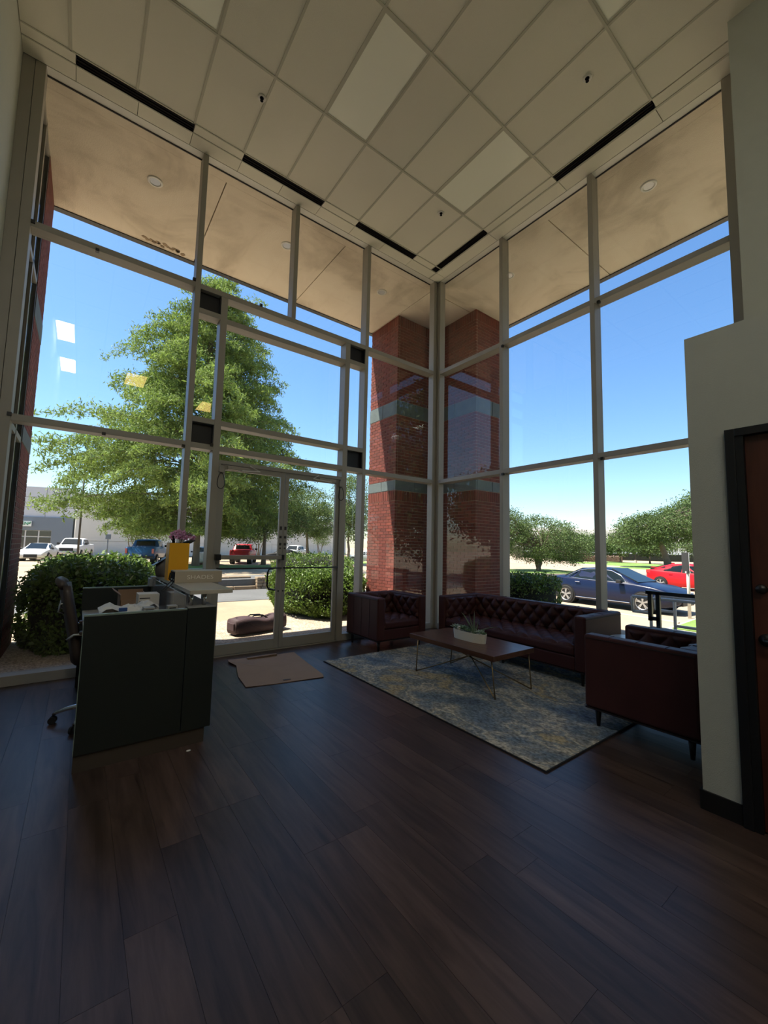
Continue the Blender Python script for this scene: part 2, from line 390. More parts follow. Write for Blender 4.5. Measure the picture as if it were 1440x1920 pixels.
rest.build('plank_field', m_plank, floor)['kind'] = 'stuff'

def struct(name, b, m, bevel=0):
    o = b.build(name, m, bevel=bevel); o['kind'] = 'structure'; return o
struct('wall_left', MB().box(XL-.25, XL, YB, .3, 0, H+.3), m_wall)
struct('wall_back', MB().box(XL-.25, 0, YB-.25, YB, 0, H+.3), m_wall)
struct('wall_right', MB().box(-.56, .3, YB, -4.6, 0, H+.3), m_wall)
ch = MB().box(-2.31, -.56, YB, -4.645, 0, 2.80)
# partition block with a doorway recess (face x = -2.31)
D0, D1, DT = -4.87, -5.80, 2.14
pb = MB().box(-2.31, -2.19, D0+.05, -4.645, 0, 2.80).box(-2.31, -2.19, YB, D1-.05, 0, 2.8).box(-2.31, -2.19, D1-.05, D0+.05, DT+.02, 2.8).box(-2.19, -.565, -4.77, -4.645, 0, 2.8).box(-2.19, -.565, YB, -4.77, 2.70, 2.8)
pb.box(-2.19, -2.15, D1-.3, D0+.05, 0, 2.7)
struct('wall_partition', pb, m_wall)
struct('baseboard_partition', MB().box(-2.322, -2.31, -4.82, -4.645, 0, .105).box(-2.322, -.57, -4.645, -4.633, 0, .105), m_blackbase)
struct('baseboard_left', MB().box(XL, XL+.012, YB, -.02, 0, .1), m_blackbase)
d3 = empty('door_3', (-2.31, -5.33, 0), kind='structure', world=True)
MB().box(-2.335, -2.19, D0, D0+.045, 0, DT+.03).box(-2.335, -2.19, D1-.045, D1, 0, DT+.03).box(-2.335, -2.19, D1, D0, DT-.015, DT+.03).build('door_frame', m_blackframe, d3, bevel=.003)
MB().box(-2.325, -2.28, D0-.035, D0, 0, DT-.015).box(-2.325, -2.28, D1, D1+.035, 0, DT-.015).build('door_stop', m_blackframe, d3)
MB().box(-2.30, -2.256, D1+.037, D0-.037, .01, DT-.018).build('door_leaf', m_doorwood, d3)
hb = MB().cyl((-2.30, -4.955, 1.0), (-2.312, -4.955, 1.0), .033, n=20).cyl((-2.312, -4.955, 1.0), (-2.35, -4.955, 1.0), .010, n=12)
hb.tube([(-2.35, -4.955, 1.0), (-2.352, -4.99, 1.0), (-2.352, -5.06, .998)], .010)
hb.build('door_handle', m_blkpl, d3, smooth=True)
MB().cyl((-2.30, -4.945, 1.27), (-2.325, -4.945, 1.27), .026, .022, n=18).build('deadbolt', m_blkpl, d3, smooth=True)

# ---- ceiling
ceil = empty('ceiling', (0, 0, 0), kind='structure')
MB().box(XL-.1, .3, YB-.1, .30, H+.06, H+.30).build('ceiling_deck', m_wall, ceil)
gx = [-3.2794+TS*i for i in range(-5, 6)]      # tile lines parallel to Y
gy = [-1.4287-2*TS*j for j in range(0, 9)]     # tile lines parallel to X
PX = [XL]+[x for x in gx if x > XL+.05]        # last is -.2314
PY = [-.325]+[y for y in gy if y > YB+.05]+[YB]
lamps = {(-3.2794, -1.4287): 0, (-1.4506, -1.4287): 0, (-2.0602, -3.8671): 0, (-5.1082, -1.4287): 0}
lit = {(XL, -6.3055): 'w', (XL, -8.7439): 'w', (-4.4986, -8.7439): 'y', (-2.0602, -9.963): 'y'}
panel_labels = ['square-edged unlit ceiling light panel nearest the middle of the ceiling', 'unlit ceiling light panel towards the glazed corner of the room',
                'unlit ceiling light panel cut by the top of the frame on the right', 'unlit ceiling light panel cut by the top of the frame on the left']
lp_i = 0
def close(a, c): return abs(a-c) < .01
tmesh = {}
for i in range(len(PX)-1):
    for j in range(len(PY)-1):
        x0, x1, y1, y0 = PX[i], PX[i+1], PY[j], PY[j+1]
        islamp = any(close(x0, a) and close(y1, c) for a, c in lamps)
        if close(x1, gx[-1]): x1 = -.375 if y1 > -3.9 else x1
        litk = [v for (a, c), v in lit.items() if close(x0, a) and close(y1, c)]
        if islamp or litk:
            continue
        k = (round(x1-x0, 3), round(y1-y0, 3))
        if k not in tmesh: tmesh[k] = MB().box(.006, k[0]-.006, .006, k[1]-.006, .004, .022).mesh('ceiling_tile', m_tile)
        inst(tmesh[k], 'ceiling_tile', ceil, (x0, y0, H))
def lamp_panel(x0, x1, y0, y1, label, emis=None, grp=None):
    t = thing_at('ceiling_light', ((x0+x1)/2, (y0+y1)/2, H), label, 'ceiling light', grp)
    fr = MB().box(x0+.012, x0+.03, y0+.012, y1-.012, H+.001, H+.05).box(x1-.03, x1-.012, y0+.012, y1-.012, H+.001, H+.05)
    fr.box(x0+.03, x1-.03, y0+.012, y0+.03, H+.001, H+.05).box(x0+.03, x1-.03, y1-.03, y1-.012, H+.001, H+.05)
    fr.build('light_frame', m_bar, t)
    MB().box(x0+.03, x1-.03, y0+.03, y1-.03, H+.006, H+.03).build('diffuser_lens', emis or m_lens, t)
for n, ((a, c), _) in enumerate(lamps.items()):
    lamp_panel(a, a+TS, c-2*TS, c, panel_labels[n])
lit_labels = dict(zip(lit, ('lit white ceiling panel, the higher of the two mirrored in the left window', 'lit white ceiling panel, the lower of the two mirrored in the left window', 'lit warm yellow ceiling panel mirrored in front of the cypress crown', 'lit warm yellow ceiling panel mirrored in the narrow pane beside the doors')))
for (a, c), k in lit.items():
    x1 = a+TS if a > XL+.1 else PX[1]
    lamp_panel(a, x1, c-2*TS, c, lit_labels[(a, c)],
               m_emw if k == 'w' else m_emy, {'w': 'lit white ceiling panels behind', 'y': 'lit warm ceiling panels behind'}[k])
for x in PX[1:]:
    MB().box(x-.012, x+.012, YB if x < -.57 else -4.59, -.325 if x < -.3 else -.002, H-.003, H+.004).build('grid_bar', m_bar, ceil)
for y in PY[1:-1]:
    MB().box(XL+.002, -.375 if y > -4.5 else -.562, y-.012, y+.012, H-.0035, H+.0035).build('grid_bar', m_bar, ceil)
MB().box(XL+.002, -.2, -.337, -.323, H-.003, H+.004).build('grid_bar', m_bar, ceil)
MB().box(XL+.002, -.2, -.203, -.190, H-.003, H+.004).build('grid_bar', m_bar, ceil)
MB().box(-.381, -.368, -3.95, -.203, H-.003, H+.004).build('grid_bar', m_bar, ceil)
# border strips between the air diffusers and at the glazing
for x0, x1 in ((XL, -5.675), (-4.49, -3.875), (-2.67, -2.05), (-.82, -.375)):
    MB().box(x0+.004, x1-.004, -.321, -.205, H+.002, H+.02).build('border_tile', m_tile, ceil)
sx = [XL, -5.675, -5.08, -4.49, -3.875, -3.28, -2.67, -2.05, -1.44, -.82, -.24]
for a, c in zip(sx[:-1], sx[1:]):
    MB().box(a+.003, c-.003, -.188, -.001, H+.001, H+.02).build('border_tile', m_tile, ceil)
sy = [0, -.2, -1.43, -2.65, -3.86, -4.598]
for a, c in zip(sy[:-1], sy[1:]):
    MB().box(-.219, -.001, c+.004, a-.004, H+.001, H+.02).build('border_tile', m_tile, ceil)
for c, a in ((-2.64, -1.43), (-4.598, -3.87)):
    MB().box(-.367, -.245, c+.004, a-.004, H+.002, H+.02).build('border_tile', m_tile, ceil)
def diffuser(x0, x1, y0, y1, label):
    t = thing_at('air_diffuser', ((x0+x1)/2, (y0+y1)/2, H), label, 'air vent', 'black slot diffusers in the ceiling')
    MB().box(x0, x1, y0, y1, H+.012, H+.05).build('slot_backing', m_diff, t)
    along_x = (x1-x0) > (y1-y0)
    for k in range(3):
        f = (k+.5)/3
        if along_x: MB().box(x0, x1, y0+(y1-y0)*f-.010, y0+(y1-y0)*f+.010, H+.004, H+.011).build('slot_blade', m_diff2, t)
        else: MB().box(x0+(x1-x0)*f-.010, x0+(x1-x0)*f+.010, y0, y1, H+.004, H+.011).build('slot_blade', m_diff2, t)
    fb = MB()
    if along_x: fb.box(x0, x1, y0-.004, y0+.006, H-.002, H+.012).box(x0, x1, y1-.006, y1+.004, H-.002, H+.012)
    else: fb.box(x0-.004, x0+.006, y0, y1, H-.002, H+.012).box(x1-.006, x1+.004, y0, y1, H-.002, H+.012)
    fb.build('slot_frame', m_diff, t)
diffuser(-5.67, -4.495, -.318, -.208, 'black slot air diffuser in the ceiling at the far left, above the wide left window')
diffuser(-3.87, -2.675, -.318, -.208, 'black slot air diffuser in the ceiling above the glass entrance doors')
diffuser(-2.045, -.825, -.318, -.208, 'black slot air diffuser in the ceiling left of the glazed corner')
diffuser(-.365, -.25, -1.41, -.21, 'black slot air diffuser in the ceiling right of the glazed corner')
diffuser(-.365, -.25, -3.86, -2.645, 'black slot air diffuser in the ceiling at the right, above the right-hand windows')
for (x, y), lb in zip(((-3.938, -1.13), (-1.164, -3.532), (-1.138, -1.244)), ('small recessed sprinkler in the ceiling on the left, behind the long left diffuser', 'small recessed sprinkler in the ceiling tile at the upper right', 'small recessed sprinkler in the ceiling tile nearest the glazed corner')):
    t = thing_at('ceiling_sprinkler', (x, y, H), lb, 'sprinkler', 'recessed ceiling sprinklers')
    MB().lathe([(.022, 0), (.045, -.004), (.047, -.001), (.047, .004)], (x, y, H-.001), 20).build('cover_ring', m_white_trim, t, smooth=True)
    MB().lathe([(.024, .0), (.020, -.006), (.010, -.012), (.009, -.030), (.018, -.032), (.018, -.035)], (x, y, H), 14).build('sprinkler_head', m_diff, t)

# ---- glazed walls
FW = .065   # mullion face
def curtain(name): return empty(name, (0, 0, 0), kind='structure')
WA, WB = curtain('window_1'), curtain('window_2')
def mulA(xr, z0, z1, wdt=FW, d=GY+.05, nm='mullion'):
    MB().box(xr-wdt, xr, 0, d, z0, z1).build(nm, m_alu, WA, bevel=.003)
def trA(x0, x1, zt, h=.07, d=GY+.05, nm='transom'):
    MB().box(x0, x1, .0, d, zt-h, zt).build(nm, m_alu, WA, bevel=.003)
def paneA(x0, x1, z0, z1, m=None):
    MB().box(x0-.004, x1+.004, GY-.003, GY+.003, z0-.004, z1+.004).build('pane', m or m_glass, WA)
X1, X2, X2b, X3, X4b, X4 = -5.932, -4.246, -3.895, -2.918, -1.955, -1.585
mulA(X1, 0, H, .09); mulA(X2, 0, H); mulA(X3, ZM, H); mulA(X4, 0, H)
MB().box(-6.128, -6.026, .004, .17, 0, H).build('jamb_cover', m_alu, WA)
mulA(X2b, 0, ZM-.07, .085); mulA(X4b+.01, 0, ZM-.07, .085)
MB().box(-.085, .13, 0, .13, 0, H).box(0.001, .13, -.085, 0, 0, H).build('corner_post', m_alu, WA, bevel=.003)
# transoms
trA(X1, X2-FW, ZM); trA(X2, X4-FW, ZM); trA(X4, -.085, ZM)
trA(X1, X2-FW, ZL); trA(X2, X2b-.085, ZL); trA(X2b, X4b-.075, ZL); trA(X4b+.01, X4-FW, ZL); trA(X4, -.085, ZL)
trA(X2, X2b-.085, 4.50); trA(X2b, X4b-.075, 4.465); trA(X4b+.01, X4-FW, 4.50)
trA(X2, X2b-.085, 3.06); trA(X2b, X4b-.075, 3.06); trA(X4b+.01, X4-FW, 3.06)
for a, c in ((X1, X2-FW), (X2, X2b-.085), (X4b+.01, X4-FW), (X4, -.085)):
    trA(a, c, .10, .10, nm='sill')
for a, c in ((X1, X2-FW), (X2, X3-FW), (X3, X4-FW), (X4, -.085)):
    paneA(a, c, ZM, H-.004); MB().box(a, c, .006, GY-.006, H-.001, H+.05).build('head_trim', m_white_trim, WA)
    MB().box(a, c, GY-.005, GY+.012, H-.010, H+.05).build('glazing_bead', m_seam, WA)
paneA(X1, X2-FW, ZL, ZM-.07); paneA(X4, -.085, ZL, ZM-.07)
paneA(X2, X2b-.085, 3.06, 4.43); paneA(X2b, X4b-.075, 3.06, 4.395); paneA(X4b+.01, X4-FW, 3.06, 4.43)
paneA(X2b, X4b-.075, 4.465, ZM-.07); paneA(X2b, X4b-.075, ZL, 2.99)
paneA(X1, X2-FW, .10, ZL-.07); paneA(X2, X2b-.085, .10, ZL-.07); paneA(X4b+.01, X4-FW, .10, ZL-.07); paneA(X4, -.085, .10, ZL-.07)
for a, c, z0, z1 in ((X2, X2b-.085, 4.50, ZM-.07), (X2, X2b-.085, ZL, 2.99), (X4b+.01, X4-FW, 4.5, ZM-.07), (X4b+.01, X4-FW, ZL, 2.99)):
    MB().box(a, c, .075, GY, z0, z1).box(a, a+.012, .02, .075, z0, z1).box(c-.012, c, .02, .075, z0, z1).box(a, c, .02, .075, z0, z0+.01).build('spandrel_box', m_black, WA)
# shade clips on the transoms
for x, z in ((-5.35, ZM-.09), (X1+.02, ZM-.04), (-4.33, ZM+.0), (-5.15, ZL-.09), (X1-.01, ZL-.03), (-4.33, ZL-.09), (-3.45, ZM-.01), (-4.0, ZL-.02)):
    MB().box(x-.018, x+.018, -.02, .02, z, z+.035).build('shade_clip', m_blkpl, WA)
Y1, Y2, Y3 = -1.463, -2.936, -4.411
def mulB(yt, z0, z1, wdt=FW): MB().box(0, GY+.05, yt-wdt, yt, z0, z1).build('mullion', m_alu, WB, bevel=.003)
for y in (Y1, Y2): mulB(y, 0, H)
mulB(Y3, 0, H, .11)
segs = ((-.085, Y1), (Y1-FW, Y2), (Y2-FW, Y3))
for a, c in segs:
    for zt in (ZM, ZL, .10):
        hh = .10 if zt == .10 else .07
        MB().box(0, GY+.05, c, a, zt-hh, zt).build('transom' if zt > 1 else 'sill', m_alu, WB, bevel=.003)
    for z0, z1 in ((ZM, H-.004), (ZL, ZM-.07), (.10, ZL-.07)):
        MB().box(GY-.003, GY+.003, c-.004, a+.004, z0-.004, z1+.004).build('pane', m_glass, WB)
    MB().box(.006, GY-.006, c, a, H-.001, H+.05).build('head_trim', m_white_trim, WB)
    MB().box(GY-.005, GY+.012, c, a, H-.010, H+.05).build('glazing_bead', m_seam, WB)
for y, z in ((-1.49, ZM-.1), (-1.49, ZL-.1), (-3.02, ZM-.1), (-3.02, ZL-.1)):
    MB().box(-.02, .02, y-.055, y-.02, z, z+.035).build('shade_clip', m_blkpl, WB)
struct('wall_header', MB().box(XL-.3, .13, .02, .13, H+.05, 8.4).box(.02, .13, YB, .02, H+.05, 8.4), m_bldgd)
struct('wall_outer', MB().box(.3, .42, -30, -4.5, -.7, H).box(.13, .3, -4.75, -4.522, -.7, H), m_stucco)

# ---- door pair
HD = 2.54
fr = MB().box(X2b, X4b-.075, .0, .11, HD-.05, ZL-.07)
MB().box(X2b, X2b+.025, 0, .11, 0, HD-.05).box(X4b-.10, X4b-.075, 0, .11, 0, HD-.05).build('door_jamb', m_alu2, WA)
MB().box(X2b, X4b-.075, .0, .11, HD-.05, HD).build('door_head', m_alu2, WA, bevel=.003)
paneA(X2b, X4b-.075, HD, ZL-.07, m_glassd)
MB().box(X2b, X4b-.075, 0, .14, 0, .014).build('threshold', m_alu2, WA)
dl0, dl1 = X2b+.028, X4b-.103; mid = (dl0+dl1)/2
def leaf(name, x0, x1, hinge_left):
    t = empty(name, ((x0+x1)/2, .05, 0), kind='structure', world=True)
    y0, y1 = .025, .07; st = .06
    MB().box(x0, x0+st, y0, y1, .018, HD-.055).build('stile', m_alu2, t, bevel=.003)
    MB().box(x1-st, x1, y0, y1, .018, HD-.055).build('stile', m_alu2, t, bevel=.003)
    MB().box(x0+st, x1-st, y0, y1, HD-.12, HD-.055).build('top_rail', m_alu2, t, bevel=.003)
    MB().box(x0+st, x1-st, y0, y1, .018, .15).build('bottom_rail', m_alu2, t, bevel=.003)
    MB().box(x0+st-.004, x1-st+.004, .045, .051, .146, HD-.116).build('pane', m_glassd, t)
    MB().cyl((x0+.02, -.035, 1.125), (x1-.02, -.035, 1.125), .011, n=10).cyl((x0+.03, -.035, 1.125), (x0+.03, y0, 1.125), .012, n=8).cyl((x1-.03, -.035, 1.125), (x1-.03, y0, 1.125), .012, n=8).build('cross_bar', m_polem, t, smooth=True)
    if name == 'door_1':
        pbk = MB().box(x0+.02, x1-.03, -.075, -.03, 1.245, 1.30); pbk.build('push_bar', m_alu, t, bevel=.008)
        MB().box(x0-.02, x0+.045, -.08, y0, 1.235, 1.31).box(x1-.04, x1, -.08, y0, 1.235, 1.31).build('push_bar_end', m_blkpl, t, bevel=.004)
    s = x1-.03 if hinge_left else x0+.03
    hx = s-.10 if hinge_left else s+.10
    if hinge_left:
        MB().tube([(s, .07, 1.12), (s, .12, 1.12), (hx, .14, 1.10), (hx-.02, .145, 1.05), (hx-.02, .145, .87), (hx, .14, .82), (s, .12, .80), (s, .07, .80)], .012, 10).build('pull_handle', m_blackpaint, t, smooth=True)
    for zz in (1.44, 1.54, 1.60, 1.66):
        MB().box(s-.016, s+.016, y0-.003, y0, zz, zz+.035 if zz < 1.6 else zz+.05).build('door_sticker', m_ink if zz != 1.60 else m_lightgrey, t)
    MB().cyl((s, y0-.006, 1.40), (s, y0, 1.40), .012, n=12).cyl((s, y0-.006, .80), (s, y0, .80), .012, n=12).build('bolt_cap', m_ink, t)
    # closer
    cx0 = x0+.08 if hinge_left else x1-.38
    MB().box(cx0, cx0+.28, -.04, y0, HD-.115, HD-.065).build('door_closer', m_alu, t, bevel=.006)
    MB().tube([(cx0+.14, -.045, HD-.12), (cx0+.16, -.12, HD-.13), (cx0+.42 if hinge_left else cx0-.12, -.06, HD-.10), (cx0+.30 if hinge_left else cx0, 0, HD-.03)], .009, 6).build('closer_arm', m_galv, t)
leaf('door_1', dl0, mid-.004, True); leaf('door_2', mid+.004, dl1, False)
for x, lb in ((X2b+.03, 'cable loop hanging beside the left door leaf at head height'), (X4b-.10, 'cable loop hanging beside the right door leaf at head height')):
    t = thing_at('cable_loop', (x, -.01, 2.4), lb, 'cable', 'door cable loops')
    MB().box(x-.03, x+.03, -.03, -.001, 2.38, 2.46).build('cable_box', m_alu2, t, bevel=.004)
    pts = [(x+.045*math.sin(a), -.03, 2.22+.15*math.cos(a) if math.cos(a) > 0 else 2.22+.06*math.cos(a)) for a in [2*PI*k/20 for k in range(20)]]
    MB().tube(pts, .005, 6, closed=True).build('cable', m_blkpl, t)
# number on the glass over the door (seen from inside, reversed) : 21
def text(name, body, size, m, parent=None, loc=(0, 0, 0), rot=(0, 0, 0), ext=.001, label=None, world=True, sx=1, align='CENTER'):
    c = bpy.data.curves.new(name, 'FONT'); c.body = body; c.size = size; c.extrude = ext; c.align_x = align; c.align_y = 'CENTER'; c.resolution_u = 3
    o = bpy.data.objects.new(name, c); COL.objects.link(o); dg = bpy.context.evaluated_depsgraph_get()
    me = bpy.data.meshes.new_from_object(o.evaluated_get(dg)); bpy.data.objects.remove(o); me.materials.clear(); me.materials.append(m)
    o = bpy.data.objects.new(name, me); COL.objects.link(o); o.rotation_euler = rot; o.scale = (sx, 1, 1)
    if parent is not None:
        o.parent = parent
        if world and parent.get('_at') is not None: loc = Vector(loc)-Vector(parent['_at'])
    o.location = loc
    if label: o['label'] = label
    return o
text('house_number', '12', .135, m_ink, WA, (-2.945, GY+.006, 2.80), (PI/2, 0, PI), .001)

# ---- soffit with joints, recessed lights
SY, SX = 2.36, 2.34
sof = empty('soffit', (0, 0, 0), kind='structure')
jx = [-9.5, -3.944, -1.944, .08, SX]
for a, c in zip(jx[:-1], jx[1:]):
    MB().box(a+.008, c-.008, .28, SY, H+.002, H+.06).build('soffit_panel', m_stucco, sof)
jy = [.27, -2.19, -6.5, -14]
for a, c in zip(jy[:-1], jy[1:]):
    MB().box(.28, SX, c+.008, a-.008, H+.002, H+.06).build('soffit_panel', m_stucco, sof)
MB().box(-9.5, .272, .133, .278, H+.002, H+.06).box(.133, .278, -14, .13, H+.002, H+.06).build('soffit_edge', m_stucco, sof)
MB().box(-9.5, SX+.10, SY+.0, SY+.10, H-.015, 8.4).box(SX, SX+.10, -14, SY, H-.015, 8.4).build('fascia', m_blackframe, sof)
MB().box(-9.5, SX, .13, SY, H+.06, 8.3).box(.13, SX, -14, .13, H+.06, 8.3).build('roof_slab', m_bldgd, sof)
for x, y, lb in ((-4.768, .90, 'round recessed light in the outdoor soffit above the wide left window'), (-2.75, .90, 'round recessed light in the outdoor soffit above the entrance doors'), (-.692, .909, 'round recessed light in the outdoor soffit left of the brick pier'), (.829, -3.397, 'round recessed light in the outdoor soffit seen through the top right window'), (.90, -1.0, 'round recessed light in the outdoor soffit right of the brick pier, half behind a mullion')):
    t = thing_at('recessed_light', (x, y, H), lb, 'light', 'recessed soffit lights')
    MB().lathe([(.066, .002), (.072, -.010), (.098, -.008), (.102, .001)], (x, y, H), 28, caps=False).build('trim_ring', m_seam if 0 else m_white_trim, t, smooth=True)
    MB().lathe([(.001, -.004), (.066, -.004), (.066, .001)], (x, y, H), 24).build('lamp_lens', m_head, t)
# flaked plaster patch near the fascia
pt = MB()
for k in range(14):
    x = -4.75+.045*k+random.uniform(-.02, .02); y = SY-.10+random.uniform(-.05, .04)
    n = 6; a0 = random.random()*6
    pl = [(x+random.uniform(.025, .05)*math.cos(a0+2*PI*i/n), y+random.uniform(.02, .05)*math.sin(a0+2*PI*i/n)) for i in range(n)]
    pt.prism(pl, .006, at=H-.004)
pt.build('flaked_plaster', mat('flaked_render', (.30, .22, .14), .95, island=.3), sof)['kind'] = 'stuff'

# ---- brick piers
BW, BH, MO = .2032, .0677, .010
def brickbox(axis, l, h=BH-MO, d=.09): return (l, d, h)
bm_cache = {}
def brickmesh(l, h, axis):
    k = (round(l, 3), round(h, 3), axis)
    if k not in bm_cache:
        d = .05
        bm_cache[k] = (MB().box(-l/2, l/2, 0, d, -h/2, h/2) if axis == 'x' else MB().box(0, d, -l/2, l/2, -h/2, h/2)).mesh('brick', m_brick)
    return bm_cache[k]
BANDS = [(4.36, 4.687), (2.68, 2.907)]
def face_bricks(axis, fixed, a0, a1, z0, z1, seed):
    """bricks of one face: list (centre, length, height)"""
    out = []; rr = random.Random(seed)
    zones = [(z0, 2.454, 'r'), (2.454, 2.68, 's'), (2.907, 4.36, 'r'), (4.687, 6.40, 'r'), (6.40, z1, 's')]
    for za, zb, k in zones:
        if k == 'r':
            n = max(1, round((zb-za)/BH)); hh = (zb-za)/n
            for c in range(n):
                z = za+(c+.5)*hh; x = a0-(BW/2 if c % 2 else 0)
                while x < a1-.02:
                    l0, l1 = max(x, a0), min(x+BW, a1)
                    if l1-l0 > .04: out.append(((l0+l1)/2, z, l1-l0-MO, hh-MO))
                    x += BW
        else:
            n = round((a1-a0)/BH); ww = (a1-a0)/n
            for c in range(n): out.append((a0+(c+.5)*ww, (za+zb)/2, ww-MO, zb-za-MO))
    return [((u, fixed, z) if axis == 'x' else (fixed, u, z), l, h, axis) for u, z, l, h in out]
CAMP = Vector((-5.28, -5.5, 1.45))
def pier(label, core, faces, origin, limit, bandboxes):
    t = thing_at('brick_pier', origin, label, 'pillar')
    o = Vector(origin); core.build('mortar_core', m_mortar, t)
    allb = [x for f in faces for x in f]
    allb.sort(key=lambda q: (Vector(q[0])-CAMP).length)
    for q in allb[:limit]: inst(brickmesh(q[1], q[2], q[3]), 'brick', t, Vector(q[0])-o)
    rb = MB()
    for c, l, h, ax in allb[limit:]:
        if ax == 'x': rb.box(c[0]-l/2, c[0]+l/2, c[1], c[1]+.05, c[2]-h/2, c[2]+h/2)
        elif ax == 'y': rb.box(c[0], c[0]+.05, c[1]-l/2, c[1]+l/2, c[2]-h/2, c[2]+h/2)
    rb.build('brickwork', m_brick, t)['kind'] = 'stuff'
    for bb in bandboxes: MB().box(*bb).build('stone_band', m_stone, t, bevel=.004)
    return t
e = .006; PTOP = H-.002
ax0, ay0, bx0, by0 = .09, 1.33, 1.245, .09
core = MB().prism([(ax0+e, ay0+e), (bx0+e, ay0+e), (bx0+e, by0+e), (SX-e, by0+e), (SX-e, SY-e), (ax0+e, SY-e)], PTOP+.6, at=-.6)
bb = []
for z0, z1 in BANDS:
    for a, c in ((ax0, .62), (.63, bx0)): bb.append((a-.004, c, ay0-.004, ay0+.05, z0+.008, z1-.008))
    for a, c in ((ay0+.052, 1.84), (1.85, SY)): bb.append((ax0-.004, ax0+.05, a, c, z0+.008, z1-.008))
    bb.append((bx0-.004, bx0+.05, by0-.004, .70, z0+.008, z1-.008)); bb.append((bx0-.004, bx0+.05, .71, ay0-.006, z0+.008, z1-.008))
    bb.append((bx0+.052, 1.78, by0-.004, by0+.05, z0+.008, z1-.008)); bb.append((1.79, SX, by0-.004, by0+.05, z0+.008, z1-.008))
pier('L-shaped red brick pier with two grey stone bands outside the glazed corner', core,
     [face_bricks('y', ax0, ay0, SY, -.02, PTOP, 1), face_bricks('x', ay0, ax0+.052, bx0, -.02, PTOP, 2),
      face_bricks('y', bx0, by0, ay0-.004, -.02, PTOP, 3), face_bricks('x', by0, bx0+.052, SX, -.02, PTOP, 4)], (1.2, 1.2, -.02), 300, bb)
# left wing: window then brick pier; its face is x = -5.96
def face_px(x, y0, y1): return [((x-.05, c[1], c[2]), l, h, a) for c, l, h, a in face_bricks('y', 0, y0, y1, -.02, PTOP, 9)]
wb = []
for z0, z1 in BANDS: wb.append((-6.01, -5.956, 1.33, SY, z0+.008, z1-.008))
pier('red brick pier of the left wing, just outside the left window', MB().box(-6.9, -5.96-e, 1.34, SY-e, -.5, PTOP), [face_px(-5.96, 1.33, SY)], (-6.4, 1.8, -.02), 220, wb)
W3 = empty('window_3', (0, 0, 0), kind='structure')
for y in (.19, .75, 1.27): MB().box(-6.02, -5.965, y, y+.06, 0, H).build('mullion', m_polem if y > 1 else m_alu, W3)
for z in (.0, ZL-.07, ZM-.07, H-.08): MB().box(-6.02, -5.965, .19, 1.33, z, z+.07).build('transom', m_alu, W3)
MB().box(-5.995, -5.989, .2, 1.3, .05, H-.05).build('pane', m_dkglass, W3)
struct('wall_wing', MB().box(-9.5, -6.03, .3, 1.33, -.5, H), m_bldgd)

# ------------------------------------------------------------------ foliage
def leaves(name, C, mat_, size, aspect=.45, droop=0, parent=None, sizevar=.4):
    """rhombic leaf per centre"""
    C = np.asarray(C); n = len(C)
    d = RNG.normal(size=(n, 3)); d[:, 2] -= droop; d /= np.linalg.norm(d, axis=1)[:, None]
    e2 = RNG.normal(size=(n, 3)); e2 -= d*(e2*d).sum(1)[:, None]; e2 /= np.linalg.norm(e2, axis=1)[:, None]
    s = size*(1+sizevar*RNG.uniform(-1, 1, n))[:, None]
    V = np.stack([C-d*s*.5, C+e2*s*aspect*.5, C+d*s*.5, C-e2*s*aspect*.5], 1).reshape(-1, 3)
    me = bpy.data.meshes.new(name); me.vertices.add(4*n); me.vertices.foreach_set('co', V.ravel())
    me.loops.add(4*n); me.loops.foreach_set('vertex_index', np.arange(4*n)); me.polygons.add(n)
    me.polygons.foreach_set('loop_start', np.arange(n)*4); me.polygons.foreach_set('loop_total', np.full(n, 4)); me.update(); me.validate()
    me.materials.append(mat_); o = bpy.data.objects.new(name, me); COL.objects.link(o); o['kind'] = 'stuff'
    if parent is not None: o.parent = parent
    return o
def tree(name, base, h, trunk_r, crown, label, cat, m_leaf, nclump, nleaf, lsize, clump=.6, lean=(0, 0), trunk_h=None, group=None, seed=0, multi=1, droop=.2, hollow=.5):
    """crown: list of ellipsoids (cx,cy,cz,rx,ry,rz) relative to base"""
    rr = np.random.default_rng(seed); t = empty(name, base, 0, label, cat, group)
    tb = MB(); th = trunk_h or h*.45; tips = []
    for q in range(multi):
        a = 2*PI*q/multi+seed; sp = .0 if multi == 1 else .12*th
        p = [(0+(.12 if multi > 1 else 0)*math.cos(a), (.12 if multi > 1 else 0)*math.sin(a), -.3)]
        for k in range(1, 6):
            f = k/5; p.append((lean[0]*f+sp*f*2.2*math.cos(a)+rr.normal()*.04, lean[1]*f+sp*f*2.2*math.sin(a)+rr.normal()*.04, th*f))
        tb.tube(p, [trunk_r*(1.35 if k == 0 else 1-.12*k) for k in range(6)], 9); tips.append(Vector(p[-1]))
    tb.build('trunk', m_bark, t, smooth=True, world=False)
    br = MB(); C = []
    vol = np.array([c[3]*c[4]*c[5] for c in crown])**.67; vol = vol/vol.sum()
    for c, vv in zip(crown, vol):
        for k in range(max(3, int(nclump*vv))):
            u = rr.normal(size=3); u /= np.linalg.norm(u); rad = hollow+(1-hollow)*rr.random()**.5
            p = np.array(c[:3])+u*np.array(c[3:])*rad
            if k % 5 == 0:
                s = tips[k % len(tips)]; mdl = (s+Vector(p))/2+Vector((0, 0, .1*h*rr.random()))
                br.tube([s, mdl, Vector(p)], [trunk_r*.45, trunk_r*.25, .02], 5)
            C.append(p+rr.normal(size=(nleaf, 3))*np.array([clump, clump, clump*.6])*.5)
    br.build('branches', m_bark, t, world=False)['kind'] = 'stuff'
    leaves('foliage', np.concatenate(C), m_leaf, lsize, .5, droop, t)
    return t
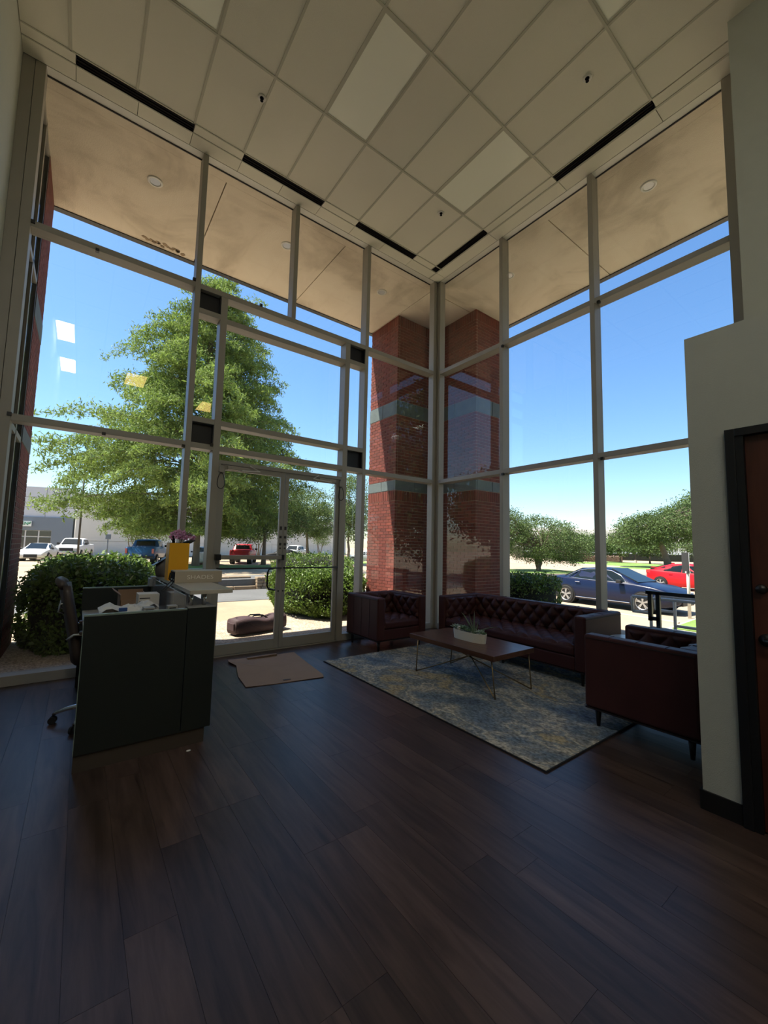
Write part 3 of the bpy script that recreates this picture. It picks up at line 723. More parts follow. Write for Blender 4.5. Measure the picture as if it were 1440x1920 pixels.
# --- big bald cypress
def cypress(base, label):
    rr = np.random.default_rng(5); t = empty('cypress_tree', base, 0, label, 'tree')
    Ht = 22.3; R = np.array([rt.x, rt.y]); R /= np.linalg.norm(R); Fv = np.array([R[1]*-1, R[0]])
    tb = MB().tube([(0, 0, -.3), (0.02, 0, 1), (.0, .05, 4), (.05, 0, 8), (.2, 0, 13), (.3, 0, Ht-.5)], [.32, .23, .19, .16, .09, .03], 12)
    tb.build('trunk', m_bark, t, smooth=True, world=False)
    br = MB(); C = []
    zz = [3.0, 4.2, 6.5, 9, 12, 14.5, 17, 19.5, 22.0]; left = [7.0, 9.3, 10.4, 9.2, 7.0, 6.2, 5.0, 2.6, 1.0]; right = [5.0, 6.4, 8.2, 7.6, 6.6, 5.2, 4.6, 3.8, 1.8]
    n = 235
    for k in range(n):
        z0 = 2.6+(Ht-3.0)*((k+.5)/n)**1.05; az = k*2.39996+rr.normal()*.3
        cr = math.cos(az); Rl = np.interp(z0, zz, right if cr > 0 else left); Rf = .5*(np.interp(z0, zz, right)+np.interp(z0, zz, left))
        L_ = abs(cr)*Rl+(1-abs(cr))*Rf*.9; L_ *= rr.uniform(.62, 1.06)
        d2 = R*math.cos(az)+Fv*math.sin(az); rise = rr.uniform(.02, .22)*L_
        pts = []
        for s in np.linspace(0, 1, 7):
            pts.append((.2*z0/Ht+d2[0]*L_*s, d2[1]*L_*s, z0+rise*math.sin(s*PI*.75)-.16*L_*s*s*(1 if z0 < 9 else .3)))
        br.tube(pts, [max(.012, .075*(1-s)*(1-z0/Ht*.5)) for s in np.linspace(0, 1, 7)], 5)
        npl = int(2+L_*1.35)
        for q in range(npl):
            s = .30+.72*(q+rr.random())/npl; i0 = min(5, int(s*6)); f = min(1.1, s*6-i0)
            c = np.array(pts[i0])*(1-f)+np.array(pts[i0+1])*f
            side = rr.normal()*(.22+.13*L_*(1.1-min(s, 1)))
            c = c+np.array([-d2[1], d2[0], 0])*side+np.array([0, 0, rr.normal()*.25])
            tip = np.array([d2[0], d2[1], -.35+.35*rr.random()]); m_ = 125
            u = rr.random((m_, 1)); w_ = rr.normal(size=(m_, 3))*np.array([.30, .30, .17])*(1.15-.65*u)
            C.append(c+tip*(u-.35)*rr.uniform(1.0, 1.7)+w_-np.array([0, 0, 1])*(u**2)*.35)
            if rr.random() < (.45 if z0 < 6.5 else .1):  # hanging sprays under the low boughs
                u = rr.random((60, 1)); C.append(c+np.array([0, 0, -1])*u*rr.uniform(.7, 1.5)+rr.normal(size=(60, 3))*np.array([.2, .2, .1])*(1.1-u))
    br.build('branches', m_bark, t, world=False)['kind'] = 'stuff'
    C = np.concatenate(C); C = C[C[:, 2] > 2.25]
    leaves('foliage', C, m_cyp, .25, .25, .55, t, .5)
cypress((1.69, 27.14, -.3), 'tall feathery bald cypress tree on the grass strip, seen through the left windows')
def bush(base, r, label, n, name='hedge_shrub', lsize=.055, group=None, m=None, box=3.6):
    t = empty(name, base, 0, label, 'shrub', group); rx, ry, rz = r
    b = MB(); n1, m1 = 22, 12; rr = np.random.default_rng(int(abs(base[0]*77+base[1]*13)) + 1)
    vs = []; ph = rr.random(4)*6
    def rad(a, u): return 1+.05*math.sin(3*a+ph[0])+.045*math.sin(5*a+ph[1]+4*u)+.03*math.sin(9*a+ph[2]-6*u)
    def surf(a, th):
        sx = abs(math.sin(th))**(2/box)*1; cz = math.copysign(abs(math.cos(th))**(2/box), math.cos(th))
        ca = math.copysign(abs(math.cos(a))**.8, math.cos(a)); sa = math.copysign(abs(math.sin(a))**.8, math.sin(a)); q = rad(a, th)
        return np.array([rx*ca*sx*q, ry*sa*sx*q, rz*.5+rz*.5*cz*(1+.04*math.sin(4*a+ph[3]))])
    for j in range(m1+1):
        for i in range(n1): vs.append(surf(2*PI*i/n1, PI*j/m1)*np.array([.9, .9, .93])+np.array([0, 0, .02]))
    b.add(vs, [(j*n1+i, (j+1)*n1+i, (j+1)*n1+(i+1) % n1, j*n1+(i+1) % n1) for j in range(m1) for i in range(n1)])
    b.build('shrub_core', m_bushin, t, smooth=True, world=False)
    C = np.array([surf(rr.random()*2*PI, math.acos(1-2*rr.random()**1.15))*(1+rr.normal()*.035) for _ in range(n)])
    C[:, 2] = np.maximum(C[:, 2], .03)
    leaves('foliage', C, m or m_bush, lsize, .5, 0, t, .5)
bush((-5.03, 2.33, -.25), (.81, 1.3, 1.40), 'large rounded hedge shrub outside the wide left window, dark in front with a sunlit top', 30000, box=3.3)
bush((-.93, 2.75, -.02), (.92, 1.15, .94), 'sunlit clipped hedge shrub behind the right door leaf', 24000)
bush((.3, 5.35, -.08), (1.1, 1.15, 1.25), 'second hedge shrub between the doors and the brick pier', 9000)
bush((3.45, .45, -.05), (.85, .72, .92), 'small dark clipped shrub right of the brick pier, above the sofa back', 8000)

tree('live_oak', (9.2, 33.5, -.5), 9, .22, [(0, 0, 5.6, 4.2, 3.4, 3.0), (-2.4, 0, 3.6, 2.4, 2.4, 1.5), (2.4, 0, 4.6, 2.4, 2.2, 1.8)], 'dark shady tree in the left door leaf, its trunk beside the red pickup', 'tree', m_oak, 330, 95, .17, .95, seed=2, trunk_h=4.5, droop=.6)
tree('live_oak', (17.9, 41.9, -.56), 9, .24, [(0, 0, 6.4, 3.2, 3.0, 3.0), (1.6, 0, 5, 3.0, 2.4, 2.0), (-1.6, 0, 4.8, 2.2, 2.2, 1.6)], 'pale green oak filling the right door leaf', 'tree', m_oak2, 300, 95, .17, .8, seed=3, trunk_h=4.6)
tree('live_oak', (17.4, 31.1, -.56), 9, .18, [(0.2, 0, 6.6, 1.9, 1.9, 3.0), (.4, 0, 4.3, 1.7, 1.7, 1.6)], 'slim tree seen in the narrow sidelight right of the doors', 'tree', m_oak2, 200, 80, .17, .8, seed=4, trunk_h=4)
# crape myrtles along the white wall
for k, (x, y, hgt, lb) in enumerate(((-1.1, 40.5, 4.4, 'small multi-stemmed tree against the white wall, left of the blue pickup'), (0.6, 40.0, 4.6, 'small multi-stemmed tree against the white wall, right behind the blue pickup'),
                                     (6.6, 42.0, 4.8, 'small multi-stemmed tree against the white wall, above the left end of the red pickup'), (13.5, 47.0, 4.8, 'small multi-stemmed tree against the white wall beside the door meeting stiles'),
                                     (23.5, 49, 4.6, 'small bushy tree by the white wall, right of the white pickup'))):
    tree('crape_myrtle', (x, y, -.3), hgt, .07, [(0, 0, hgt*.72, 1.5, 1.5, 1.0), (.3, 0, hgt*.55, 1.2, 1.2, .7)], lb, 'tree', m_oak2, 55, 55, .14, .6, seed=20+k, trunk_h=hgt*.55, multi=4)
# right-hand view
tree('live_oak', (28.8, 16.2, -.56), 6, .16, [(0, 0, 3.0, 3.6, 3.2, 2.1), (-2.9, 2.2, 3.7, 3.0, 2.6, 2.3), (2.2, -1.6, 2.3, 2.1, 2.0, 1.4)], 'low dense dark tree with many stems, seen above the small clipped shrub', 'tree', m_oak, 520, 90, .13, .6, seed=6, trunk_h=2.0, multi=5, hollow=.75)
tree('live_oak', (55.5, 14.6, -.56), 9, .45, [(-1.0, .8, 5.2, 5.0, 4.6, 1.9), (2.0, -2.4, 6.2, 4.6, 4.6, 2.3), (-3.2, 2.8, 3.9, 2.8, 2.8, 1.2)], 'broad spreading oak with a leaning trunk behind the red car', 'tree', m_oak, 480, 100, .21, 1.0, lean=(-1.2, 1.1), seed=7, trunk_h=5)
tree('live_oak', (62.5, 12.4, -.56), 11, .45, [(0, -1, 7.6, 5.0, 4.5, 2.6)], 'tall oak at the right edge of the window, partly behind the grey partition', 'tree', m_oak, 260, 100, .26, 1.5, seed=8, trunk_h=6)
for k, (x, y, hh, lb) in enumerate(((73, 41, 5.5, 'small round tree left of the right-hand mullion, far across the car park'), (70, 33.5, 5.2, 'small round tree far across the car park, just right of the second mullion'),
                                    (74, 28.5, 4.4, 'flat-topped small tree far across the car park, left of the spreading oak'), (79, 25.5, 4.6, 'farthest small tree under the left side of the spreading oak'), (88, 20, 5, 'small dark tree in front of the far white building'))):
    tree('round_tree', (x, y, -.56), hh, .16, [(0, 0, hh*.68, 3.6, 3.6, hh*.32)], lb, 'tree', m_oak, 90, 60, .34, 1.3, seed=40+k, trunk_h=hh*.5)
tree('live_oak', (10.5, -11.0, -.56), 11, .3, [(0, 0, 7.0, 4.0, 4.6, 4.2), (-1.5, 1.5, 4.0, 3.0, 3.0, 2.4)], 'big dark tree standing off to the side, seen only mirrored in the corner glass', 'tree', m_oak, 420, 90, .2, 1.0, seed=12, trunk_h=5)
tree('live_oak', (-17.0, 11.5, -.3), 7, .25, [(0, 0, 4.6, 3.6, 3.6, 2.6), (2.5, -2.0, 4.2, 2.6, 2.6, 2.2)], 'round tree beyond the left wing, seen only as a mirrored silhouette in the corner glass', 'tree', m_oak, 300, 90, .2, 1.0, seed=13, trunk_h=3.5)
# low hedge far away
hb = MB(); t = thing_at('low_hedge', (75, 37, -.56), 'low reddish trimmed hedge far across the car park', 'shrub')
MB().prism([(72.8, 40), (73.8, 40.3), (84, 33), (83.4, 32)], 1.2, at=-.56).build('hedge_core', mat('reddish_hedge', (.17, .12, .085), .95, var=.2, vscale=3, bump=1, bscale=8), t, bevel=.15)
P0 = np.array([73.2, 40, 0]); P1 = np.array([83.6, 32.8, 0]); q = RNG.random((5000, 1))
leaves('foliage', P0+(P1-P0)*q+RNG.normal(size=(5000, 3))*np.array([.3, .3, .0])+np.array([0, 0, .0])+np.concatenate([np.zeros((5000, 2)), RNG.uniform(-.5, .75, (5000, 1))], 1)-np.array(t['_at']), MATS['reddish_hedge'], .25, .6, 0, t)

# ------------------------------------------------------------------ far buildings
def wallseg(p, q, z0, z1, th=.3):
    p, q = Vector((*p, 0)), Vector((*q, 0)); d = (q-p).normalized(); nrm = Vector((-d.y, d.x, 0))*th
    if nrm.y < 0: nrm = -nrm
    b = MB(); a = [p, q, q+nrm, p+nrm]
    return b.add([(v.x, v.y, z0) for v in a]+[(v.x, v.y, z1) for v in a], [(3, 2, 1, 0), (4, 5, 6, 7), (0, 1, 5, 4), (1, 2, 6, 5), (2, 3, 7, 6), (3, 0, 4, 7)])
def lerp2(p, q, f): return (p[0]+(q[0]-p[0])*f, p[1]+(q[1]-p[1])*f)
def off(p, q, dd):
    d = Vector((q[0]-p[0], q[1]-p[1])).normalized(); n = Vector((d.y, -d.x))
    if n.y > 0: n = -n
    return (p[0]+n.x*dd, p[1]+n.y*dd), (q[0]+n.x*dd, q[1]+n.y*dd)
A_, B_ = (-24.0, 58.0), (-5.9, 51.6)
bl = thing_at('warehouse_building', (-14, 54, -.3), 'grey precast building with a slate-blue base and dark windows at the far left', 'building')
MB().prism([A_, B_, (-7.2, 60), (-22, 68)], 7.4, at=-.3).build('building_body', m_bldg, bl)
nP = 7
for k in range(nP):
    a, c = lerp2(A_, B_, k/nP), lerp2(A_, B_, (k+1)/nP)
    a, c = off(a, c, .15); a2, c2 = lerp2(a, c, .008), lerp2(a, c, .992)
    for z0, z1 in ((3.85, 4.95), (4.95, 6.05), (6.05, 7.2)): wallseg(a2, c2, z0, z1-.04, .18).build('precast_panel', m_bldg, bl)
a, c = off(A_, B_, .35)
wallseg(a, c, 2.42, 3.84, .5).build('slate_band', m_bldgd, bl)
wallseg(lerp2(a, c, .90), c, -.3, 2.42, .5).build('slate_pier', m_bldgd, bl)
wallseg(a, lerp2(a, c, .40), -.3, 2.42, .5).build('slate_pier', m_bldgd, bl)
for k in range(8):
    f0, f1 = .402+.0622*k, .402+.0622*(k+1)
    for z0, z1 in ((-.25, .52), (.52, 1.72), (1.72, 2.40)):
        fr = wallseg(*off(lerp2(a, c, f0), lerp2(a, c, f1), -.15), z0, z1, .08).build('window_frame', m_winfr, bl)
        p_, q_ = lerp2(a, c, f0+.004), lerp2(a, c, f1-.004)
        wallseg(*off(p_, q_, -.10), z0+.05, z1-.05, .04).build('pane', m_dkglass, bl)
s0, s1 = lerp2(a, c, .700), lerp2(a, c, .806)
sg = thing_at('building_sign', (s0[0], s0[1], 3.0), 'white shop sign with green lettering on the slate band of the grey building', 'sign')
wallseg(*off(s0, s1, .2), 2.80, 3.38, .1).build('sign_board', m_signw, sg)
dirv = Vector((s1[0]-s0[0], s1[1]-s0[1])).normalized(); ang = math.atan2(dirv.y, dirv.x)
mp_ = off(lerp2(s0, s1, .50), s1, .23)[0]
text('sign_lettering', 'GREEN', .50, m_green, sg, (mp_[0], mp_[1], 3.08), (PI/2, 0, ang), .02)
lf = off(lerp2(s0, s1, .93), s1, .23)[0]
MB().add([(lf[0]-.12, lf[1], 3.1), (lf[0]+.10, lf[1]-.05, 3.34), (lf[0]+.05, lf[1]-.02, 3.06), (lf[0]-.1, lf[1]-.05, 3.1), (lf[0]+.1, lf[1]-.1, 3.34), (lf[0]+.05, lf[1]-.07, 3.06)], [(0, 1, 2), (3, 5, 4), (0, 3, 4, 1), (1, 4, 5, 2), (2, 5, 3, 0)]).build('leaf_emblem', m_green, sg)
W0, W1 = (-5.6, 51.8), (3.5, 45.8)
ww = thing_at('white_warehouse', (20, 60, -.4), 'long white precast warehouse wall behind the parked cars', 'building')
pts = [(-5.75, 51.75), (60, 88.5)]
pts = [(-5.85, 51.1), (45, 77)]
MB().prism([pts[0], pts[1], (42, 100), (-4, 70)], 7.2, at=-.5).build('building_body', m_bldgw, ww)
for k in range(9):
    a, c = lerp2(*pts, k/9), lerp2(*pts, (k+1)/9); a, c = off(a, c, .12); a, c = lerp2(a, c, .004), lerp2(a, c, .996)
    wallseg(a, c, 1.4, 6.8, .15).build('precast_panel', m_bldgw, ww); wallseg(a, c, -.5, 1.36, .15).build('precast_panel', m_bldgw, ww)
dd = off(lerp2(*pts, .30), lerp2(*pts, .325), .2); wallseg(*dd, -.3, 1.9, .1).build('service_door', m_bldgd, ww)
rb_ = thing_at('distant_warehouse', (112, 40, -.5), 'long white building beyond the car park at the far right', 'building')
MB().prism([(90, 62), (120, 20), (150, 35), (120, 80)], 8.0, at=-.5).build('building_body', m_bldgw, rb_)
for k in range(6):
    a, c = (90+5*k, 62-7*k), (90+5*(k+1), 62-7*(k+1))
    d = Vector((a[0]-c[0], a[1]-c[1])).normalized(); n = Vector((-d.y, d.x)); n = -n if n.x > 0 else n
    b = MB(); q = [(a[0], a[1]), (c[0]-.05*d.x*-1, c[1]), (c[0]+n.x*.2, c[1]+n.y*.2), (a[0]+n.x*.2, a[1]+n.y*.2)]
    b.prism(q, 7.6, at=-.5).build('precast_panel', m_bldgw, rb_)
b = MB().prism([(88.5, 61), (117.5, 20.5), (118.5, 21.2), (89.5, 61.8)], 1.6, at=-.5); b.build('hedge_row', m_bushin, rb_)

# ------------------------------------------------------------------ poles, signs, hydrant
def lamp_pole(x, y, h, ang, label):
    z = gh(x, y); t = thing_at('lamp_post', (x, y, z), label, 'lamp post')
    MB().cyl((x, y, z-.05), (x, y, z+.5), .22, n=14).build('pole_base', m_curb, t)
    MB().cyl((x, y, z+.5), (x, y, z+h), .085, .06, n=12).build('pole', m_polem, t, smooth=True)
    c, s = math.cos(ang), math.sin(ang)
    MB().tube([(x, y, z+h-.1), (x+.5*c, y+.5*s, z+h-.06)], .03, 6).build('arm', m_polem, t)
    m = Matrix.Translation((x+.75*c, y+.75*s, z+h-.05)) @ Matrix.Rotation(ang, 4, 'Z')
    MB().box(-.35, .35, -.16, .16, -.06, .06, m).build('lamp_head', m_polem, t, bevel=.02)
lamp_pole(-5.35, 38.0, 8.5, .5, 'dark lamp post behind the left hedge, in front of the grey building')
lamp_pole(19.5, 36.5, 7.2, -.6, 'lamp post seen in the narrow sidelight right of the doors')
lamp_pole(62, 25.5, 8.6, 2.4, 'tall lamp post beside the right-hand mullion')
lamp_pole(83, 29.5, 7.0, 2.4, 'distant lamp post under the spreading oak')
x, y = -2.9, 46.6; z = gh(x, y); t = thing_at('post_box', (x, y, z), 'grey post with a small box head in front of the white wall', 'post')
MB().cyl((x, y, z), (x, y, z+1.9), .06, n=8).build('post', m_bldgd, t); MB().box(x-.25, x+.25, y-.15, y+.15, z+1.9, z+2.45).build('box_head', m_bldgd, t, bevel=.04)
x, y = 15.6, 33.0; z = gh(x, y); t = thing_at('fire_hydrant', (x, y, z), 'pale fire hydrant beyond the hedge in the right door leaf', 'hydrant')
MB().lathe([(.16, 0), (.16, .06), (.11, .08), (.11, .5), (.15, .52), (.15, .57), (.12, .66), (.05, .74), (.03, .8)], (x, y, z), 14).build('hydrant_body', m_hydr, t, smooth=True)
MB().cyl((x-.2, y, z+.42), (x+.2, y, z+.42), .06, n=10).build('hydrant_nozzle', m_hydr, t)
# roadside sign seen edge-on with its post
x, y = 10.1, -.9; z = gh(x, y); t = thing_at('sign_post', (x, y, z), 'grey metal sign on a pipe post seen from behind, between the two cars', 'sign')
MB().cyl((x, y, z), (x, y, z+2.05), .045, n=12).build('post', m_galv, t, smooth=True)
m = Matrix.Translation((x+.03, y+.07, z+1.72)) @ Matrix.Rotation(math.radians(38), 4, 'Z')
MB().box(-.23, .23, -.012, .012, -.33, .33, m).build('sign_plate', m_polem, t, bevel=.006)
MB().box(x-.05, x+.05, y-.06, y+.06, z+1.40, z+1.46).build('clamp', m_galv, t)

# handrails
def rail(name, label, pts_sets, r, m, origin, square=False, grp=None):
    t = thing_at(name, origin, label, 'handrail', grp)
    for nm, a, c in pts_sets:
        b = MB()
        if square:
            a, c = Vector(a), Vector(c); d = c-a; L_ = d.length; q = d.to_track_quat('Z', 'Y').to_matrix().to_4x4(); q.translation = a
            b.box(-r, r, -r, r, -r*.6, L_+r*.6, q)
        else: b.cyl(a, c, r, n=10)
        b.build(nm, m, t, smooth=not square)
    return t
xb = 1.92; z0 = -.02
rail('handrail', 'black square-tube handrail outside, nearest the glass at the right', [('end_post', (xb, -2.84, .42), (xb, -2.84, .83)), ('post', (xb, -2.95, z0), (xb, -2.95, .83)), ('top_rail', (xb, -2.80, .835), (xb, -6.5, .835)),
      ('end_link', (xb, -2.84, .44), (xb, -2.95, .44)), ('lower_rail', (xb, -2.95, .18), (xb, -6.5, .18)), ('post', (xb, -4.6, z0), (xb, -4.6, .83))], .027, m_blackpaint, (xb, -3.5, z0), True)
for xs_, ya, lb in ((2.42, -2.38, 'galvanised pipe handrail with a square end loop, behind the black rail'), (2.95, -2.55, 'second galvanised pipe handrail farther out beside the grass')):
    z0 = gh(xs_, -3)
    rail('handrail', lb, [('end_post', (xs_, ya, .45), (xs_, ya, .70)), ('top_rail', (xs_, ya, .70), (xs_, -6.5, .70)), ('end_link', (xs_, ya, .45), (xs_, ya-.28, .45)),
         ('post', (xs_, ya-.28, z0), (xs_, ya-.28, .70)), ('lower_rail', (xs_, ya-.28, .22), (xs_, -6.5, .22)), ('post', (xs_, ya-1.7, z0), (xs_, ya-1.7, .70))], .024, m_galv, (xs_, ya-1, z0))

# stone step wall
sw = thing_at('stone_step_wall', (-.4, 10.4, -.3), 'low tan fieldstone retaining wall with stone steps beyond the driveway', 'retaining wall')
rs = random.Random(4)
def stones(x0, x1, y0, z0, z1, n_rows, wmin, wmax, d):
    hz = (z1-z0)/n_rows
    for k in range(n_rows):
        x = x0
        while x < x1:
            wd = rs.uniform(wmin, wmax)
            MB().box(x+.006, min(x+wd, x1)-.006, y0+rs.uniform(-.02, .02), y0+d, z0+k*hz+.004, z0+(k+1)*hz-.004).build('stone', m_kstone, sw, bevel=.02, seg=1)
            x += wd
stones(-2.6, -1.5, 10.25, -.32, .17, 4, .18, .42, .3)
for k in range(3): stones(-1.5, .35, 10.3+.32*k, -.32+.16*k, -.16+.16*k, 1, .9, 1.0, .34)
stones(.35, 1.1, 10.25, -.32, .17, 4, .15, .35, .3)
stones(1.1, 2.6, 10.1, -.32, .22, 2, .35, .5, .35)
MB().prism([(-2.6, 10.45), (2.6, 10.45), (2.6, 12.5), (-2.6, 12.5)], .40, at=-.32).build('stone_fill', m_asph, sw)

# ------------------------------------------------------------------ vehicles
def wheel(t, x, y, r, wdt, side, spokes=5, rim=None):
    y0 = y; y1 = y+side*wdt
    w_ = MB().lathe([(r*.70, -wdt/2), (r*.94, -wdt/2), (r, -wdt*.35), (r, wdt*.35), (r*.94, wdt/2), (r*.70, wdt/2)], (0, 0, 0), 28, caps=False)
    o = w_.build('wheel', m_tyre, t, smooth=False, world=False); o.location = (x, y, r); o.rotation_euler.x = PI/2
    rb = MB().lathe([(r*.70, -wdt*.46), (r*.70, wdt*.46)], (0, 0, 0), 28, caps=False)
    rb.lathe([(r*.71, wdt*.40), (r*.68, wdt*.47), (r*.63, wdt*.40)], (0, 0, 0), 28, caps=False)
    rb.cyl((0, 0, -wdt*.1), (0, 0, wdt*.36), r*.15, n=14)
    for k in range(spokes):
        a = 2*PI*k/spokes+.3
        for da in (-.13, .13):
            m = Matrix.Rotation(a+da, 4, 'Z'); rb.box(r*.1, r*.68, -r*.045, r*.045, wdt*.22, wdt*.38, m)
    rb.lathe([(.001, -wdt*.1), (r*.69, -wdt*.1)], (0, 0, 0), 20, caps=False)
    q = rb.build('rim', rim or m_alloy, o, world=False)
    if side < 0: pass
    else: o.rotation_euler.x = -PI/2
def car(name, loc, ang, label, m_body, st, W, zsill, wheels, wr, glass_pts, roof_trim=None, group=None, spokes=5, detail=True, tail=None, head=None):
    """st: stations (x, z_bottom, z_belt, z_top, halfwidth_factor, top_halfwidth). nose at +x"""
    t = empty(name, loc, ang, label, 'car', group); hw = W/2
    b = MB(); rows = []
    for x, zb, zs, zt, f, ft in st:
        h = hw*f
        sec = [(h*.90, zb), (h*.985, zb+.07), (h, (zb+zs)/2), (h*.985, zs-.04), (h*.955, zs)]
        if zt > zs+.02: sec += [(h*.955+(h*ft-h*.955)*.5, zs+(zt-zs)*.5), (h*ft*1.0, zt-.05), (h*ft*.9, zt-.008), (h*ft*.45, zt+.012)]
        else: sec += [(h*.93, zs+.012), (h*.86, zs+.022), (h*.6, zt+.03), (h*.3, zt+.04)]
        full = [(y, z) for y, z in sec]+[(0, sec[-1][1]+.005)]+[(-y, z) for y, z in reversed(sec)]
        rows.append([(x, y, z) for y, z in full])
    n = len(rows[0]); vs = [p for r_ in rows for p in r_]
    fs = [(i*n+k, i*n+k+1, (i+1)*n+k+1, (i+1)*n+k) for i in range(len(rows)-1) for k in range(n-1)]
    fs += [(i*n+n-1, i*n, (i+1)*n, (i+1)*n+n-1) for i in range(len(rows)-1)]
    fs += [tuple(range(n-1, -1, -1)), tuple((len(rows)-1)*n+k for k in range(n))]
    b.add(vs, fs); ob = b.build('body', m_body, t, smooth=True, world=False)
    def W_at(x, z):
        for s0, s1 in zip(st[:-1], st[1:]):
            if min(s0[0], s1[0]) <= x <= max(s0[0], s1[0]):
                k = (x-s0[0])/(s1[0]-s0[0]+1e-9); v = [p+(q-p)*k for p, q in zip(s0, s1)]
                h = hw*v[4]; zs, zt, ft = v[2], v[3], v[5]
                if zt <= zs+.02 or z <= zs: return h
                kk = min(1, (z-zs)/(zt-.05-zs)); return h*.955+(h*ft-h*.955)*kk
        return hw
    # side glass: polygons in (x,z)
    for poly in glass_pts.get('side', []):
        for s in (1, -1):
            g_ = MB(); o_ = [(x, s*(W_at(x, z)+.012), z) for x, z in poly]; i_ = [(x, s*(W_at(x, z)-.03), z) for x, z in poly]; m_ = len(poly)
            g_.add(o_+i_, [tuple(range(m_))]+[(k, (k+1) % m_, m_+(k+1) % m_, m_+k) for k in range(m_)]); g_.build('side_window', m_carglass, t, world=False)
    for key in ('wind', 'rear'):
        if key in glass_pts:
            x0, z0, x1, z1, w0, w1 = glass_pts[key]; d = Vector((z1-z0, 0, -(x1-x0))).normalized(); d = d if d.z > 0 else -d
            e_ = d*.034; k_ = d*.03
            q = [Vector((x0, -w0, z0)), Vector((x0, w0, z0)), Vector((x1, w1, z1)), Vector((x1, -w1, z1))]
            g_ = MB().add([v+e_ for v in q]+[v-k_ for v in q], [(0, 1, 2, 3), (7, 6, 5, 4), (0, 4, 5, 1), (1, 5, 6, 2), (2, 6, 7, 3), (3, 7, 4, 0)])
            g_.build('windscreen' if key == 'wind' else 'rear_window', m_carglass, t, world=False)
    for wx in wheels:
        for s in (1, -1):
            MB().cyl((wx, s*(hw*.6), wr), (wx, s*(hw+.004), wr), wr*1.13, n=28).build('wheel_arch', m_carblack, t, world=False)
            wheel(t, wx, s*(hw-.055), wr, .2, s, spokes)
    if roof_trim:
        for s in (1, -1):
            MB().tube([(x, s*(W_at(x, z)+.012), z) for x, z in roof_trim], .012, 5).build('chrome_trim', m_chrome, t, smooth=True, world=False)
    for part, bx, mm in (glass_pts.get('boxes') or []):
        MB().box(*bx).build(part, mm, t, bevel=.02, world=False)
    return t
# navy sedan (L 4.75): nose towards -Y in the world
sed = [(-2.34, .42, .80, .80, .80, .7), (-2.26, .26, .93, .93, .88, .7), (-2.0, .20, .98, .985, .95, .7), (-1.65, .18, .985, 1.02, .985, .72), (-1.25, .18, .97, 1.20, 1.0, .74), (-.85, .18, .955, 1.365, 1.0, .74),
       (-.35, .18, .945, 1.42, 1.0, .74), (.15, .18, .93, 1.40, 1.0, .74), (.55, .18, .925, 1.25, 1.0, .76), (.95, .18, .92, 1.07, 1.0, .80), (1.22, .18, .915, .945, 1.0, .8), (1.7, .19, .86, .86, .98, .8), (2.05, .22, .77, .77, .93, .8), (2.27, .28, .64, .64, .84, .8), (2.37, .38, .52, .52, .74, .8)]
sed_g = dict(side=[[(-1.42, 1.03), (-1.28, 1.00), (-1.15, 1.18), (-.98, 1.27)][::1], [(-1.12, .995), (-.22, .975), (-.22, 1.355), (-.62, 1.335), (-.92, 1.25)], [(-.14, .97), (.86, .95), (.62, 1.17), (.30, 1.32), (-.14, 1.355)]],
             wind=(1.16, .965, .22, 1.385, .66, .55), rear=(-1.62, 1.03, -.92, 1.345, .60, .52),
             boxes=[('tail_lamp', (-2.33, -2.12, .52, .80, .78, .90), m_tail), ('tail_lamp', (-2.33, -2.12, -.80, -.52, .78, .90), m_tail), ('head_lamp', (2.06, 2.26, .50, .80, .60, .70), m_head), ('head_lamp', (2.06, 2.26, -.80, -.50, .60, .70), m_head),
                    ('grille', (2.33, 2.40, -.42, .42, .30, .56), m_carblack), ('mirror', (.62, .80, .93, 1.08, .93, 1.05), m_carblack), ('mirror', (.62, .80, -1.08, -.93, .93, 1.05), m_carblack),
                    ('door_handle', (-1.0, -.80, .925, .955, .84, .87), m_chrome), ('door_handle', (.0, .20, .925, .955, .83, .86), m_chrome), ('door_handle', (-1.0, -.80, -.955, -.925, .84, .87), m_chrome), ('door_handle', (.0, .20, -.955, -.925, .83, .86), m_chrome),
                    ('sill_trim', (-1.0, 1.0, .90, .925, .27, .30), m_chrome), ('sill_trim', (-1.0, 1.0, -.925, -.90, .27, .30), m_chrome)])
m_navy = paint('navy_paint', (.003, .008, .034)); m_red = paint('bright_red_paint', (.55, .006, .012)); m_bluep = paint('blue_paint', (.02, .10, .27)); m_whitep = paint('white_paint', (.62, .62, .60)); m_redt = paint('dull_red_paint', (.38, .02, .025))
m_silver = paint('silver_paint', (.40, .41, .42))
trim = [(-1.45, 1.02), (-1.22, 1.17), (-.92, 1.29), (-.6, 1.35), (-.2, 1.37), (.3, 1.335), (.62, 1.185), (.9, .955), (-.2, .955), (-1.1, .985), (-1.42, 1.01)]
car('sedan', (10.85+.16, 1.72, -.56), math.atan2(-2.79, -.21), 'navy blue sedan parked in side view outside the right-hand windows', m_navy, sed, 1.82, .2, (-1.40, 1.42), .335, sed_g, trim)
hat = [(-2.15, .42, .95, .95, .84, .7), (-2.08, .28, 1.02, 1.03, .92, .7), (-1.85, .22, 1.02, 1.10, .97, .72), (-1.5, .20, 1.0, 1.24, 1.0, .74), (-1.0, .19, .97, 1.38, 1.0, .75), (-.4, .18, .95, 1.44, 1.0, .76), (.1, .18, .93, 1.42, 1.0, .76), (.5, .18, .92, 1.255, 1.0, .78), (.95, .18, .91, 1.05, 1.0, .8), (1.2, .18, .90, .94, 1.0, .8), (1.7, .2, .84, .84, .97, .8), (2.05, .25, .73, .73, .9, .8), (2.2, .36, .55, .55, .78, .8)]
